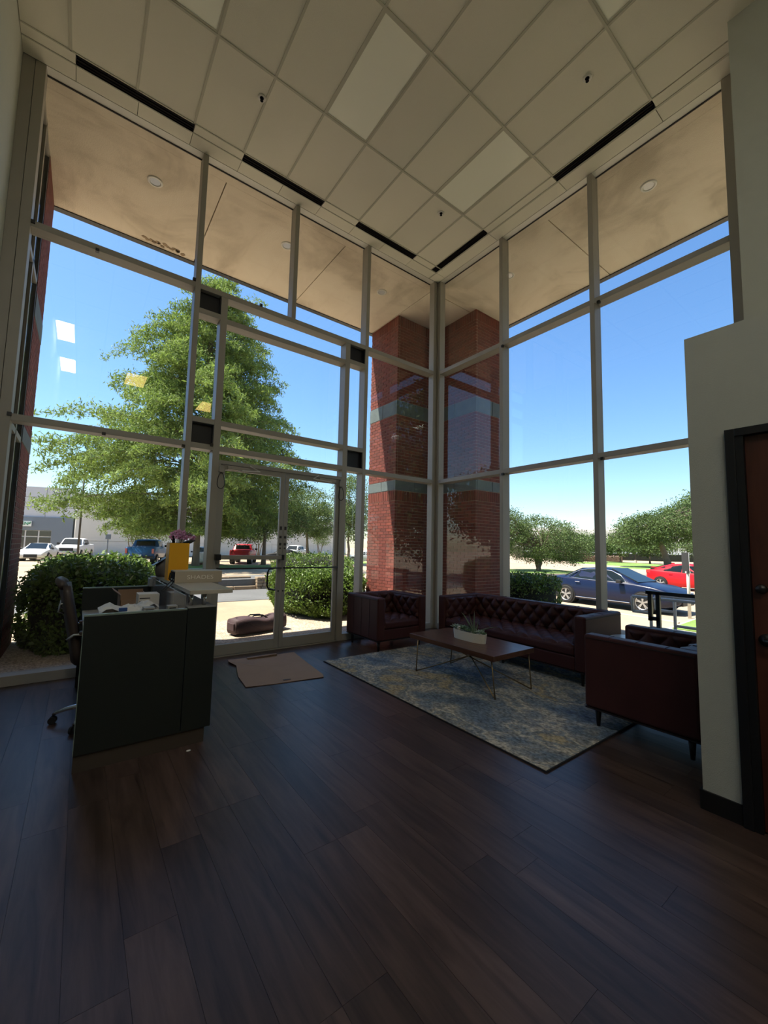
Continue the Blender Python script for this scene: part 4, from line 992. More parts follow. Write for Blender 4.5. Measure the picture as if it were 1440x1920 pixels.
hat_g = dict(side=[[(-1.65, 1.10), (-1.1, 1.02), (-.28, .98), (-.28, 1.37), (-.8, 1.34), (-1.3, 1.24)], [(-.2, .975), (.82, .945), (.6, 1.16), (.28, 1.33), (-.2, 1.37)]],
             wind=(1.14, .965, .2, 1.395, .66, .56), rear=(-2.0, 1.07, -1.35, 1.30, .62, .56),
             boxes=[('tail_lamp', (-2.13, -1.86, .50, .86, .86, 1.04), m_tail), ('tail_lamp', (-2.13, -1.86, -.86, -.50, .86, 1.04), m_tail), ('mirror', (.6, .78, .92, 1.06, .93, 1.05), m_red), ('mirror', (.6, .78, -1.06, -.92, .93, 1.05), m_red), ('spoiler', (-1.98, -1.6, -.6, .6, 1.16, 1.2), m_red),
                    ('door_handle', (-.9, -.70, .92, .95, .86, .89), m_red), ('door_handle', (-.9, -.70, -.95, -.92, .86, .89), m_red), ('roof_aerial', (-1.15, -1.0, -.03, .03, 1.36, 1.47), m_red)])
car('hatchback', (22.05, 2.35, -.56), math.atan2(-2.79, -.35), 'bright red hatchback parked behind the navy sedan, cut off by the partition', m_red, hat, 1.82, .2, (-1.33, 1.37), .33, hat_g, None)
def pickup(loc, ang, label, m_body, group=None, scale=1.0):
    st = [(-2.9, .55, 1.25, 1.25, .95, .8), (-2.82, .45, 1.33, 1.33, .98, .8), (-1.3, .42, 1.33, 1.33, 1.0, .8), (-1.05, .42, 1.33, 1.34, 1.0, .8), (-.98, .42, 1.32, 1.86, 1.0, .80), (-.3, .42, 1.3, 1.93, 1.0, .80), (.5, .42, 1.28, 1.92, 1.0, .80), (.85, .42, 1.27, 1.80, 1.0, .82), (1.35, .42, 1.25, 1.32, 1.0, .82), (1.5, .42, 1.24, 1.24, 1.0, .82), (2.4, .42, 1.18, 1.18, .98, .82), (2.8, .45, 1.08, 1.08, .93, .82), (2.9, .55, .95, .95, .88, .82)]
    g_ = dict(side=[[(-.88, 1.38), (-.05, 1.36), (-.05, 1.80), (-.88, 1.80)], [(.03, 1.36), (1.2, 1.34), (.75, 1.76), (.03, 1.80)]], wind=(1.4, 1.33, .85, 1.83, .78, .66), rear=(-1.06, 1.42, -1.0, 1.80, .66, .64),
              boxes=[('tail_lamp', (-2.95, -2.85, .80, .95, .85, 1.22), m_tail), ('tail_lamp', (-2.95, -2.85, -.95, -.80, .85, 1.22), m_tail), ('rear_bumper', (-3.05, -2.85, -.92, .92, .50, .66), m_chrome if m_body is not m_bluep else m_carblack),
                     ('front_bumper', (2.82, 3.0, -.9, .9, .48, .68), m_chrome), ('grille', (2.84, 2.95, -.55, .55, .72, 1.0), m_carblack), ('head_lamp', (2.74, 2.90, .58, .88, .78, .98), m_head), ('head_lamp', (2.74, 2.90, -.88, -.58, .78, .98), m_head),
                     ('number_plate', (-3.07, -3.05, -.16, .16, .62, .77), m_signw), ('mirror', (.95, 1.15, .98, 1.22, 1.3, 1.5), m_carblack), ('mirror', (.95, 1.15, -1.22, -.98, 1.3, 1.5), m_carblack)])
    return car('pickup_truck', loc, ang, label, m_body, st, 1.98, .4, (-1.85, 1.95), .40, g_, None, group, 6)
pickup((-.75, 32.6, -.3), math.radians(72), 'blue pickup truck seen from behind, parked past the left hedge', m_bluep)
pickup((8.4, 37.0, -.5), math.radians(65), 'red pickup truck seen from behind through the left door leaf', m_redt)
pickup((-5.6, 45.5, -.3), math.radians(-103), 'white pickup truck facing the camera, in front of the grey building', m_whitep)
pickup((20.5, 51.0, -.56), math.radians(-140), 'white pickup truck parked under the pale oak, in the right door leaf', m_whitep)
car('sedan', (3.1, 30.5, -.3), math.radians(78), 'white car seen from behind, half hidden by the cypress trunk', m_whitep, sed, 1.82, .2, (-1.40, 1.42), .335, sed_g, None)
car('sedan', (-7.9, 39.0, -.3), math.radians(-100), 'white sedan at the far left, its roof just above the hedge', m_whitep, sed, 1.85, .2, (-1.40, 1.42), .335, sed_g, None)
car('sedan', (23.6, 37.4, -.56), math.radians(150), 'silver car half hidden behind the hedge, left of the brick pier', m_silver, sed, 1.82, .2, (-1.40, 1.42), .335, sed_g, None)
car('sedan', (15.5, 43.6, -.56), math.radians(160), 'dark car between the oak trunks and the white pickup, low in the doors', m_carblack, sed, 1.82, .2, (-1.40, 1.42), .335, sed_g, None)

# ------------------------------------------------------------------ tufted leather seating
def tuft_panel(w, h, nu, nv, depth, edge=.03, buttons=None, jitter=0):
    """panel in local (u: 0..w, v: 0..h, n), diamonds; returns verts/faces grid and button positions"""
    su = w/nu; sv = h/nv; NU, NV = nu*7, nv*7
    vs = []
    for j in range(NV+1):
        for i in range(NU+1):
            u, v = w*i/NU, h*j/NV
            a = (u/su+v/sv)*.5*1.0+.5; c = (u/su-v/sv)*.5+.5
            f = (abs(math.sin(PI*a))*abs(math.sin(PI*c)))**.5
            ed = min(u, w-u, v, h-v)/edge; ed = max(0, min(1, ed)); ed = math.sqrt(1-(1-ed)**2)
            vs.append((u, v, depth*(.25+.75*f)*ed))
    fs = [(j*(NU+1)+i, j*(NU+1)+i+1, (j+1)*(NU+1)+i+1, (j+1)*(NU+1)+i) for j in range(NV) for i in range(NU)]
    bt = []
    for p in range(-2, nu*2+3):
        for q in range(-nv*2-2, nv*2+3):
            # a=p, c=q integer
            a, c = p, q; us = (a+c-1)*su; vv = (a-c)*sv
            if .02 < us < w-.02 and .02 < vv < h-.02: bt.append((us, vv))
    return vs, fs, bt
def place(vs, M_): return [M_ @ Vector(p) for p in vs]
def settee(name, loc, rz, W, D, Hh, label, cat, nb, seams_side, group=None):
    t = empty(name, loc, rz, label, cat, group); ta = .13; zb = .155; hw, hd = W/2, D/2
    # local: front at -y
    for s in (-1, 1):
        x0, x1 = (-hw, -hw+ta) if s < 0 else (hw-ta, hw)
        arm = MB().box(x0, x1, -hd, hd-.002, zb, Hh).build('arm', m_leather, t, bevel=.022, seg=3, world=False)
        sm = MB()
        for k in range(1, 4):
            y = -hd+(2*hd)*k/4
            if not seams_side: sm.tube([((x0+.004 if s < 0 else x1-.004), y, Hh-.012), ((x0+.018 if s < 0 else x1-.018), y, Hh+.0005), ((x1-.02 if s < 0 else x0+.02), y, Hh+.0005)], .0028, 5); continue
            sm.tube([(x0-.002 if s < 0 else x1+.002, y, zb+.02), (x0-.002 if s < 0 else x1+.002, y, Hh-.03), ((x0+.01 if s < 0 else x1-.01), y, Hh-.003), ((x1-.02 if s < 0 else x0+.02), y, Hh+.0005)], .0020, 5)
        sm.tube([(x0-.001 if s < 0 else x1+.001, -hd+.02, Hh-.028), (x0-.001 if s < 0 else x1+.001, hd-.02, Hh-.028)], .004, 5)
        sm.build('seam', m_seam, arm, world=False)
        # inner arm tufting
        vs, fs, bt = tuft_panel(2*hd-.15-.03, Hh-.42-.03, 7, 3, .045)
        Mx = Matrix(((0, 0, -s, s*(hw-ta-.002)), (1, 0, 0, -hd+.03), (0, 1, 0, .42), (0, 0, 0, 1)))
        MB().add(place(vs, Mx), fs).build('arm_tufting', m_leather, arm, smooth=True, world=False)
    bk = MB().box(-hw+ta+.001, hw-ta-.001, hd-.14, hd, zb, Hh-.002).build('backrest', m_leather, t, bevel=.02, seg=3, world=False)
    w_in = W-2*ta; nu = nb
    vs, fs, bt = tuft_panel(w_in-.004, Hh-.41-.015, nu, 3, .07)
    Mx = Matrix(((1, 0, 0, -w_in/2+.002), (0, 0, -1, hd-.138), (0, 1, 0, .41), (0, 0, 0, 1)))
    MB().add(place(vs, Mx), fs).build('back_tufting', m_leather, bk, smooth=True, world=False)
    bb_ = MB()
    for u, v in bt: bb_.ball(Mx @ Vector((u, v, .018)), (.011, .006, .011), 8, 5)
    bb_.build('button', m_seam if 0 else m_leather, bk, smooth=True, world=False)['kind'] = 'stuff'
    sm = MB()
    for k in range(2, nb, 3): sm.tube([(-w_in/2+w_in*k/nb, hd-.12, Hh+.0), (-w_in/2+w_in*k/nb, hd-.01, Hh+.0)], .0028, 5)
    sm.build('seam', m_seam, bk, world=False)
    fr_ = MB().box(-hw+ta+.001, hw-ta-.001, -hd+.012, hd-.141, zb, .30).build('seat_rail', m_leather, t, bevel=.012, world=False)
    st_ = MB().box(-w_in/2+.002, w_in/2-.002, -hd+.004, hd-.142, .302, .405).build('seat', m_leather, t, bevel=.03, seg=3, world=False)
    vs, fs, bt = tuft_panel(w_in-.01, D-.15-.02, nu, 6, .045)
    Mx = Matrix(((1, 0, 0, -w_in/2+.005), (0, 1, 0, -hd+.016), (0, 0, 1, .396), (0, 0, 0, 1)))
    MB().add(place(vs, Mx), fs).build('seat_tufting', m_leather, st_, smooth=True, world=False)
    bb_ = MB()
    for u, v in bt: bb_.ball(Mx @ Vector((u, v, .012)), (.011, .011, .006), 8, 5)
    bb_.build('button', m_leather, st_, smooth=True, world=False)['kind'] = 'stuff'
    MB().box(-hw+.004, hw-.004, -hd+.004, hd-.004, zb-.012, zb-.001).build('bottom_board', m_seam, t, world=False)
    lx = [-hw+.075, hw-.075]+([0] if W > 1.5 else [])
    for x in lx:
        for y in (-hd+.075, hd-.075):
            MB().cyl((x, y, zb-.012), (x*1.0, y, 0), .026, .014, n=12).build('leg', m_leg, t, smooth=True, world=False)
    return t
ZR = .012
settee('armchair', (-1.48, -.50, 0), 0, .90, .82, .74, 'burgundy tufted leather armchair in the glazed corner beside the doors', 'armchair', 7, 3)
settee('armchair', (-1.35, -4.10, .0126), PI, .90, .80, .745, 'burgundy leather armchair in the foreground, seen from its plain side beside the partition', 'armchair', 7, 0)
settee('sofa', (-.505, -2.165, .0126), -PI/2, 2.21, .85, .74, 'long burgundy tufted leather sofa along the right-hand windows', 'sofa', 21, 0)
# rug
rg = thing_at('area_rug', (-1.5, -2.4, 0), 'faded blue, grey and gold abstract area rug under the coffee table', 'rug')
MB().box(-2.73, -.30, -3.92, -.87, .0008, .010).build('rug_backing', m_rugedge, rg)
MB().box(-2.722, -.308, -3.912, -.878, .010, .0125).build('rug_pile', m_rug, rg)
# coffee table
ct = thing_at('coffee_table', (-1.69, -2.34, 0), 'walnut-topped coffee table on thin brass hairpin legs, on the rug', 'coffee table')
zt = .43
MB().box(-2.04, -1.37, -2.95, -1.715, zt-.052, zt).build('table_top', m_walnut, ct, bevel=.003)
feet = [(-2.03, -1.83), (-1.46, -1.83), (-1.99, -2.93), (-1.43, -2.95)]
for k, (fx, fy) in enumerate(feet):
    sx_ = 1 if fx < -1.7 else -1; syy = 1 if fy > -2.3 else -1
    tp = Vector((fx-.01*sx_, fy+.06*syy*-1*.6, zt-.052)); cen = Vector((-1.70+.16*sx_*1, -2.34-.26*syy, zt-.055))
    ft = Vector((fx, fy, ZR+.0082))
    MB().tube([tp, ft], .0068, 8).tube([ft, cen], .0068, 8).build('leg', m_brass, ct, smooth=True)
MB().box(-1.78, -1.62, -2.62, -2.06, zt-.058, zt-.052).build('mounting_plate', m_brass, ct)
# side table
sp = (-.40, -3.495); st2 = thing_at('side_table', (sp[0], sp[1], ZR), 'small round metal side table between the sofa arm and the near armchair', 'side table')
MB().lathe([(.001, 0), (.195, 0), (.20, .006), (.20, .016), (.195, .02), (.001, .02)], (sp[0], sp[1], .50), 36).build('table_top', m_smoke if 0 else m_galv, st2, smooth=False)
MB().cyl((sp[0], sp[1], .03), (sp[0], sp[1], .50), .014, n=12).build('stem', m_brass, st2, smooth=True)
MB().lathe([(.001, 0), (.13, 0), (.13, .008), (.02, .02), (.001, .02)], (sp[0], sp[1], ZR), 28).build('base', m_brass, st2)
# planter with succulents
pc = (-1.70, -2.35); zt2 = zt
pl_ = thing_at('planter', (pc[0], pc[1], zt2), 'boat-shaped ribbed white planter with aloe and succulents on the coffee table', 'planter')
def boat(sc, n=28):
    out = []
    for k in range(n):
        a = 2*PI*k/n; out.append((pc[0]+.075*sc*math.copysign(abs(math.cos(a))**1.0, math.cos(a)), pc[1]+.235*(sc if sc > .9 else sc)*math.copysign(abs(math.sin(a))**.72, math.sin(a))))
    return out
o_, i_, bo = boat(1), boat(.93), boat(.94)
n = 28; b = MB(); vs = [(x, y, zt2+.001) for x, y in bo]+[(x, y, zt2+.10) for x, y in o_]+[(x, y, zt2+.10) for x, y in i_]+[(x, y, zt2+.08) for x, y in i_]
fs = [tuple(range(n-1, -1, -1))]+[(r_*n+k, r_*n+(k+1) % n, (r_+1)*n+(k+1) % n, (r_+1)*n+k) for r_ in range(3) for k in range(n)]+[tuple(range(3*n, 4*n))]
b.add(vs, fs).build('bowl', m_ceramic, pl_, smooth=False)
b = MB()
for k in range(70):
    a = random.random()*6.28; rr_ = math.sqrt(random.random())*.85
    b.ball((pc[0]+.062*rr_*math.cos(a), pc[1]+.2*rr_*math.sin(a), zt2+.083), (.008, .009, .007), 6, 4)
b.build('gravel', m_pebble, pl_)['kind'] = 'stuff'
MB().ball((pc[0]-.03, pc[1]+.13, zt2+.115), (.022, .024, .025), 14, 10).build('white_stone', m_pebble, pl_, smooth=True)
def blade(p0, p1, bend, r, n=8):
    p0, p1 = Vector(p0), Vector(p1); return [p0.lerp(p1, k/n)+Vector(bend)*math.sin(PI*k/n) for k in range(n+1)], [max(.0012, r*(1-(k/n))**.8) for k in range(n+1)]
az = (pc[0], pc[1]-.065, zt2+.08)
for tip, bend, r_ in (((-1.78, -2.30, zt2+.31), (-.0, .02, .04), .011), ((-1.72, -2.36, zt2+.30), (0, 0, .0), .010), ((-1.70, -2.42, zt2+.335), (0, 0, 0), .014), ((-1.69, -2.47, zt2+.25), (0, -.01, .0), .010),
                      ((-1.62, -2.68, zt2+.19), (0, 0, .02), .008), ((-1.66, -2.39, zt2+.22), (0, 0, 0), .012), ((-1.75, -2.38, zt2+.2), (0, 0, .01), .010)):
    pts_, rs_ = blade(az, tip, bend, r_*1.25); MB().tube(pts_, rs_, 6).build('aloe_leaf', m_aloe, pl_, smooth=True)
def rosette(c, r, m, n=16):
    b = MB(); r *= 1.5; c = (c[0], c[1], c[2]+.008)
    for k in range(n):
        a = k*2.4; el = .25+.9*k/n; l = r*(1-.45*k/n)
        d = Vector((math.cos(a)*math.cos(el), math.sin(a)*math.cos(el), math.sin(el)))
        q = d.to_track_quat('Z', 'Y').to_matrix()
        b.ball(Vector(c)+d*l*.5, (l*.22, l*.10, l*.55), 7, 5, q)
    b.build('succulent', m, pl_, smooth=True)
rosette((pc[0]-.01, pc[1]+.19, zt2+.10), .05, m_succ2); rosette((pc[0]+.0, pc[1]+.08, zt2+.10), .045, m_succ); rosette((pc[0]+.02, pc[1]+.02, zt2+.095), .04, m_succ)
rosette((pc[0]-.02, pc[1]-.0, zt2+.095), .035, m_succ); rosette((pc[0]+.0, pc[1]-.15, zt2+.095), .045, m_succ2); rosette((pc[0]+.03, pc[1]+.12, zt2+.10), .045, m_succ); rosette((pc[0], pc[1]-.2, zt2+.09), .03, m_succ)

# cardboard sheet
cb = thing_at('cardboard_sheet', (-3.35, -.8, 0), 'flattened brown cardboard sheet lying on the floor in front of the doors', 'cardboard')
out = [(-3.715, -.235), (-3.74, -.36), (-3.70, -.52), (-3.80, -.92), (-3.835, -1.285), (-3.55, -1.34), (-3.02, -1.42), (-2.99, -1.33), (-2.92, -.80), (-2.865, -.285), (-3.1, -.262), (-3.4, -.25)]
b = MB(); n = len(out); zz_ = [.020, .030, .018, .012, .010, .006, .010, .012, .004, .012, .006, .010]
cxx = sum(p[0] for p in out)/n; cyy = sum(p[1] for p in out)/n
b.add([(x, y, z) for (x, y), z in zip(out, zz_)]+[(cxx, cyy, .007)]+[(x, y, z-.0035) for (x, y), z in zip(out, zz_)]+[(cxx, cyy, .0015)],
      [(k, (k+1) % n, n) for k in range(n)]+[((k+1) % n+n+1, k+n+1, 2*n+1) for k in range(n)]+[(k, k+n+1, (k+1) % n+n+1, (k+1) % n) for k in range(n)])
b.build('sheet', m_cardb, cb)
MB().box(-3.50, -3.12, -.325, -.285, .012, .030).build('folded_flap', m_cardb, cb)
MB().box(-3.50, -3.12, -.330, -.325, .010, .030).build('flap_edge', m_card_dk, cb)
MB().prism([(-3.44, -1.30), (-3.36, -1.315), (-3.36, -1.295), (-3.44, -1.28)], .0015, at=.0115).build('hand_slot', m_ink, cb)

# duffel bag outside
bgx, bgy, bgz = -2.80, 1.30, -.006
bag = thing_at('duffel_bag', (bgx, bgy, bgz), 'dark maroon duffel bag lying on the paving outside the doors', 'bag')
b = MB(); N1, N2 = 14, 16; vs = []
Lb, Wb, Hb = .94, .34, .27
for i in range(N1+1):
    u = i/N1*2-1; f = (1-abs(u)**7)**.25 if abs(u) < 1 else .0; f = max(f, .86)
    sag = 1-.20*math.exp(-((u-.15)/.35)**2)
    for k in range(N2):
        a = 2*PI*k/N2; ca = math.copysign(abs(math.cos(a))**.5, math.cos(a)); sa = math.copysign(abs(math.sin(a))**.5, math.sin(a))
        z = Hb/2+Hb/2*sa*f; z = z*(sag if z > Hb/2 else 1)
        vs.append((bgx+u*Lb/2, bgy+Wb/2*ca*f+.25*u*.0, bgz+.008+z))
fs = [(i*N2+k, i*N2+(k+1) % N2, (i+1)*N2+(k+1) % N2, (i+1)*N2+k) for i in range(N1) for k in range(N2)]+[tuple(range(N2-1, -1, -1)), tuple(N1*N2+k for k in range(N2))]
b.add(vs, fs).build('bag_body', m_bag, bag, smooth=True)
for yy in (-.07, .07):
    MB().tube([(bgx-.18, bgy+yy, bgz+.24), (bgx-.12, bgy+yy*.8, bgz+.285), (bgx+.05, bgy+yy*.6, bgz+.275), (bgx+.14, bgy+yy, bgz+.22)], .012, 8).build('carry_handle', m_blkpl, bag, smooth=True)
MB().tube([(bgx-.40, bgy, bgz+.268), (bgx+.0, bgy, bgz+.238), (bgx+.40, bgy, bgz+.268)], .006, 6).build('zip', m_blkpl, bag)
MB().box(bgx-.49, bgx-.468, bgy-.10, bgy+.10, bgz+.08, bgz+.2).build('end_pocket', m_bag, bag, bevel=.01)
bag.rotation_euler.z = math.radians(12)

# ------------------------------------------------------------------ reception desk
dk = thing_at('reception_desk', (-4.83, -1.3, 0), 'charcoal reception desk with a raised pale counter on chrome posts', 'desk')
dx0, dxs, dx1 = -5.225, -4.62, -4.42; dy0, dy1 = -2.25, -.38; dz = .975
MB().box(dx0, dxs-.002, dy0, dy0+.035, .11, dz-.01).build('end_panel', m_desk, dk, bevel=.002)
MB().box(dx0, dxs-.002, dy0, dy0+.035, dz-.01, dz).build('edge_band', m_edge, dk)
MB().box(dx0-.004, dx0-.0005, dy0, dy0+.035, .11, dz).build('edge_band', m_edge, dk)
MB().box(dxs+.002, dx1, dy0, dy1+.03, .11, dz).build('front_cabinet', m_desk, dk, bevel=.002)
MB().box(dxs+.004, dx1-.004, dy0+.003, dy1+.02, dz, dz+.004).build('cabinet_top', m_lightgrey, dk)
MB().box(dx0, dxs-.002, dy1, dy1+.035, .11, dz-.01).build('end_panel', m_desk, dk, bevel=.002)
MB().box(dx0, dxs-.002, dy1, dy1+.035, dz-.01, dz).build('edge_band', m_edge, dk)
MB().box(dx0+.0, dx1-.035, dy0+.02, dy0+.05, 0, .108).box(dx1-.065, dx1-.035, dy0+.05, dy1, 0, .108).box(dx0, dx1-.035, dy1+.0, dy1+.03, 0, .108).build('kick_plate', m_kick, dk)
MB().box(dx0+.01, dxs-.004, dy0+.037, dy1-.002, .72, .75).build('worktop', m_lightgrey, dk, bevel=.002)
MB().box(dxs-.05, dxs-.006, dy0+.04, dy1-.004, .752, .76).build('cable_slot', m_diff, dk)
MB().box(dxs-.012, dxs-.003, dy0+.06, -.56, .762, 1.062).build('privacy_screen', m_gloss, dk)
slab_z = 1.07
MB().box(-4.608, -4.30, -2.235, -.55, slab_z, slab_z+.030).build('counter_slab', m_slab, dk, bevel=.002)
for y in (-2.13, -1.35, -.72):
    for x in (-4.578, -4.482):
        MB().cyl((x, y, dz+.004), (x, y, slab_z-.001), .0165, n=18).build('counter_post', m_chrome, dk, smooth=True)
MB().box(-4.66, -4.48, -.545, dy1-.01, dz+.005, 1.06).box(-4.64, -4.48, -.545, dy1-.01, 1.061, 1.08).build('end_block', m_lightgrey, dk, bevel=.002)
SZ = slab_z+.030
# sample box with handles
sb = thing_at('sample_box', (-4.40, -1.50, SZ), 'greige box printed SHADES with black strap handles on the raised counter', 'box')
# front face y=-1.60
bx0_, bx1_, by0_, by1_ = -4.605, -4.215, -1.60, -1.40
MB().box(bx0_, bx1_, by0_, by1_, SZ+.0005, SZ+.098).build('box_body', m_sample, sb, bevel=.002)
MB().box(bx0_-.001, bx1_+.001, by0_-.001, by1_+.001, SZ+.0985, SZ+.104).build('box_lid', m_sampletop, sb)
MB().box(bx0_-.003, bx0_-.0003, by0_+.004, by1_-.004, SZ+.006, SZ+.093).build('dark_end', m_diff, sb)
MB().box(bx0_-.005, bx0_-.0031, by0_+.03, by1_-.03, SZ+.022, SZ+.032).build('end_print', m_letter, sb)
text('box_lettering', 'SHADES', .050, m_letter, sb, ((bx0_+bx1_)/2+.01, by0_-.0012, SZ+.047), (PI/2, 0, 0), .0008, sx=1.25)
for y in (-1.56, -1.50):
    MB().tube([(bx0_-.003, y, SZ+.088), (bx0_-.022, y, SZ+.082), (bx0_-.03, y-.004, SZ+.03), (bx0_-.012, y, SZ+.018)], .005, 6).build('strap_handle', m_blkpl, sb, smooth=True)
MB().tube([(bx0_-.005, -1.56, SZ+.035), (bx0_-.04, -1.58, SZ+.0), (bx0_-.085, -1.60, SZ-.045), (bx0_-.095, -1.60, SZ-.060), (bx0_-.08, -1.60, SZ-.062), (bx0_-.02, -1.59, SZ-.01), (bx0_-.004, -1.56, SZ+.015)], .0045, 6).build('strap_handle', m_blkpl, sb, smooth=True)
# orchid
oc = (-4.53, -1.22); ot = thing_at('orchid', (oc[0], oc[1], SZ), 'pink orchid in a square yellow pot on the raised counter', 'potted plant')
hp = .085
b = MB().box(oc[0]-hp, oc[0]+hp, oc[1]-hp, oc[1]+hp, SZ+.0005, SZ+.345); b.build('pot', m_yellow, ot, bevel=.003)
MB().box(oc[0]-hp+.008, oc[0]+hp-.008, oc[1]-hp+.008, oc[1]+hp-.008, SZ+.345, SZ+.348).build('soil', m_bushin, ot)
top = SZ+.345
fl = []
for k, (sx_, ln) in enumerate(((-.03, .11), (.02, .13))):
    pts_ = [(oc[0]+sx_, oc[1], top), (oc[0]+sx_*1.3+.01, oc[1], top+.06), (oc[0]+sx_+.02, oc[1]-.02, top+.10), (oc[0]+sx_+.08, oc[1]-.03, top+.09), (oc[0]+.13, oc[1]-.04, top+.065)]
    MB().tube(pts_, .003, 6).build('flower_stem', m_stem, ot, smooth=True)
ro = random.Random(8)
spots = [(-.075, .055), (-.055, .085), (-.03, .10), (-.03, .06), (0, .085), (.01, .055), (.03, .10), (.05, .075), (-.01, .11), (.06, .05), (.085, .075), (.03, .055), (.125, .055), (.115, .035), (.10, .07), (-.05, .045)]
for dx_, dz_ in spots:
    c = Vector((oc[0]+dx_, oc[1]-.03+ro.uniform(-.035, .03), top+dz_)); tilt = Matrix.Rotation(ro.uniform(-.7, .7), 3, 'Z') @ Matrix.Rotation(ro.uniform(-.5, .5), 3, 'X')
    b = MB()
    for p in range(5):
        a = 2*PI*p/5+ro.random()*.3; q = tilt @ Matrix.Rotation(a, 3, 'Y'); b.ball(c+q @ Vector((0, 0, .013)), (.010, .003, .014), 7, 5, q)
    f_ = b.build('flower', m_orchid, ot, smooth=True)
    MB().ball(c+tilt @ Vector((0, -.004, 0)), (.005, .005, .005), 6, 4).build('flower_heart', m_orchidc, f_)
for pts_, r_ in (([(oc[0]-.04, oc[1], top), (oc[0]-.05, oc[1]-.03, top+.05), (oc[0]-.055, oc[1]-.05, top+.07)], .012), ([(oc[0]+.05, oc[1], top), (oc[0]+.09, oc[1]-.03, top+.012), (oc[0]+.14, oc[1]-.05, top+.028)], .016)):
    b = MB().tube(pts_, [r_, r_*1.2, .003], 8); b.build('orchid_leaf', m_oleaf, ot, smooth=True)
# taupe vase with a black plate
vc = (-4.575, -.70); vt = thing_at('vase', (vc[0], vc[1], SZ), 'taupe rounded vase with a tilted black plate behind the yellow pot', 'vase')
vc2 = (-4.60, -.86)
MB().lathe([(.03, .001), (.05, .01), (.06, .05), (.062, .09), (.055, .13), (.04, .16), (.034, .175)], (vc2[0], vc2[1], SZ), 24).build('vase_body', m_vase, vt, smooth=True)
m = Matrix.Translation((vc2[0]-.015, vc2[1], SZ+.165)) @ Matrix.Rotation(math.radians(-35), 4, 'Y')
MB().box(-.085, .06, -.07, .07, -.004, .004, m).build('tilted_plate', m_blkpl, vt, bevel=.002)
# things on the worktop
wz = .7505
def label_box(x0, x1, y0, y1, z, h):
    t = thing_at('labelled_box', ((x0+x1)/2, (y0+y1)/2, z), 'white carton with black printed text on the desk worktop', 'box')
    MB().box(x0, x1, y0, y1, z, z+h).build('carton', m_white, t, bevel=.002)
    for k, (w0, w1, zz) in enumerate(((.05, .55, .86), (.05, .35, .74), (.05, .12, .50), (.22, .36, .50), (.40, .80, .50), (.05, .3, .30), (.45, .62, .28))):
        MB().box(x0+(x1-x0)*w0, x0+(x1-x0)*w1, y0-.0012, y0-.0002, z+h*zz-.006, z+h*zz+.006 if k > 2 else z+h*zz+.002).build('printed_text', m_ink, t)
    return t
bxz = thing_at('cardboard_box', (-4.85, -.90, wz), 'open brown cardboard box on the desk worktop behind the white carton', 'box')
b = MB().box(-4.95, -4.74, -1.05, -.75, wz, wz+.006).box(-4.95, -4.944, -1.05, -.75, wz, wz+.21).box(-4.746, -4.74, -1.05, -.75, wz, wz+.21).box(-4.95, -4.74, -1.05, -1.044, wz, wz+.16).box(-4.95, -4.74, -.756, -.75, wz, wz+.23)
b.build('box_body', m_cardb, bxz)
m = Matrix.Translation((-4.95, -.90, wz+.21)) @ Matrix.Rotation(math.radians(40), 4, 'Y'); MB().box(-.07, 0, -.14, .14, -.003, 0, m).build('box_flap', m_cardb, bxz)
label_box(-4.838, -4.676, -1.35, -1.17, wz, .240)
pe = thing_at('paper_packet', (-4.98, -1.98, wz), 'crumpled white paper packet with a blue patch on the desk worktop', 'paper')
b = MB(); NN = 10; rp = random.Random(6)
vs = [(-5.14+.36*i/NN, -2.085+.36*j/NN, wz+.195+.03*math.sin(i*.9)*math.cos(j*.7)+.03*rp.random()*(.3+i/NN)) for j in range(NN+1) for i in range(NN+1)]
k = len(vs); vs += [(x, y, max(wz+.001, z-.004)) for x, y, z in vs]
fs = [(j*(NN+1)+i, j*(NN+1)+i+1, (j+1)*(NN+1)+i+1, (j+1)*(NN+1)+i) for j in range(NN) for i in range(NN)]
fs += [tuple(q+k for q in reversed(f)) for f in fs]
b.add(vs, fs).build('packet', m_paper, pe)
MB().box(-5.03, -4.98, -2.09, -2.06, wz+.21, wz+.232).build('blue_patch', m_blue, pe)
MB().box(-5.12, -4.93, -2.07, -1.77, wz, wz+.17).build('packet_base', m_cardb, pe, bevel=.003)
for x0, x1, y0, y1, hh, lb, nm in ((-4.89, -4.82, -2.19, -2.10, .238, 'small grey carton at the near edge of the desk worktop', 'small_carton'), (-4.74, -4.676, -2.19, -2.12, .242, 'small square printed carton beside the chrome counter posts', 'small_carton')):
    t = thing_at(nm, (x0, y0, wz), lb, 'box'); MB().box(x0, x1, y0, y1, wz, wz+hh).build('carton', m_lightgrey, t, bevel=.002)
    MB().box(x0+.01, x1-.01, y0-.0012, y0-.0002, wz+hh-.035, wz+hh-.012).build('printed_text', m_ink, t)
# office chair
oc2 = (-5.08, -1.33); och = thing_at('office_chair', (oc2[0], oc2[1], 0), 'high-backed taupe office chair with chrome arms and base, behind the desk', 'office chair')
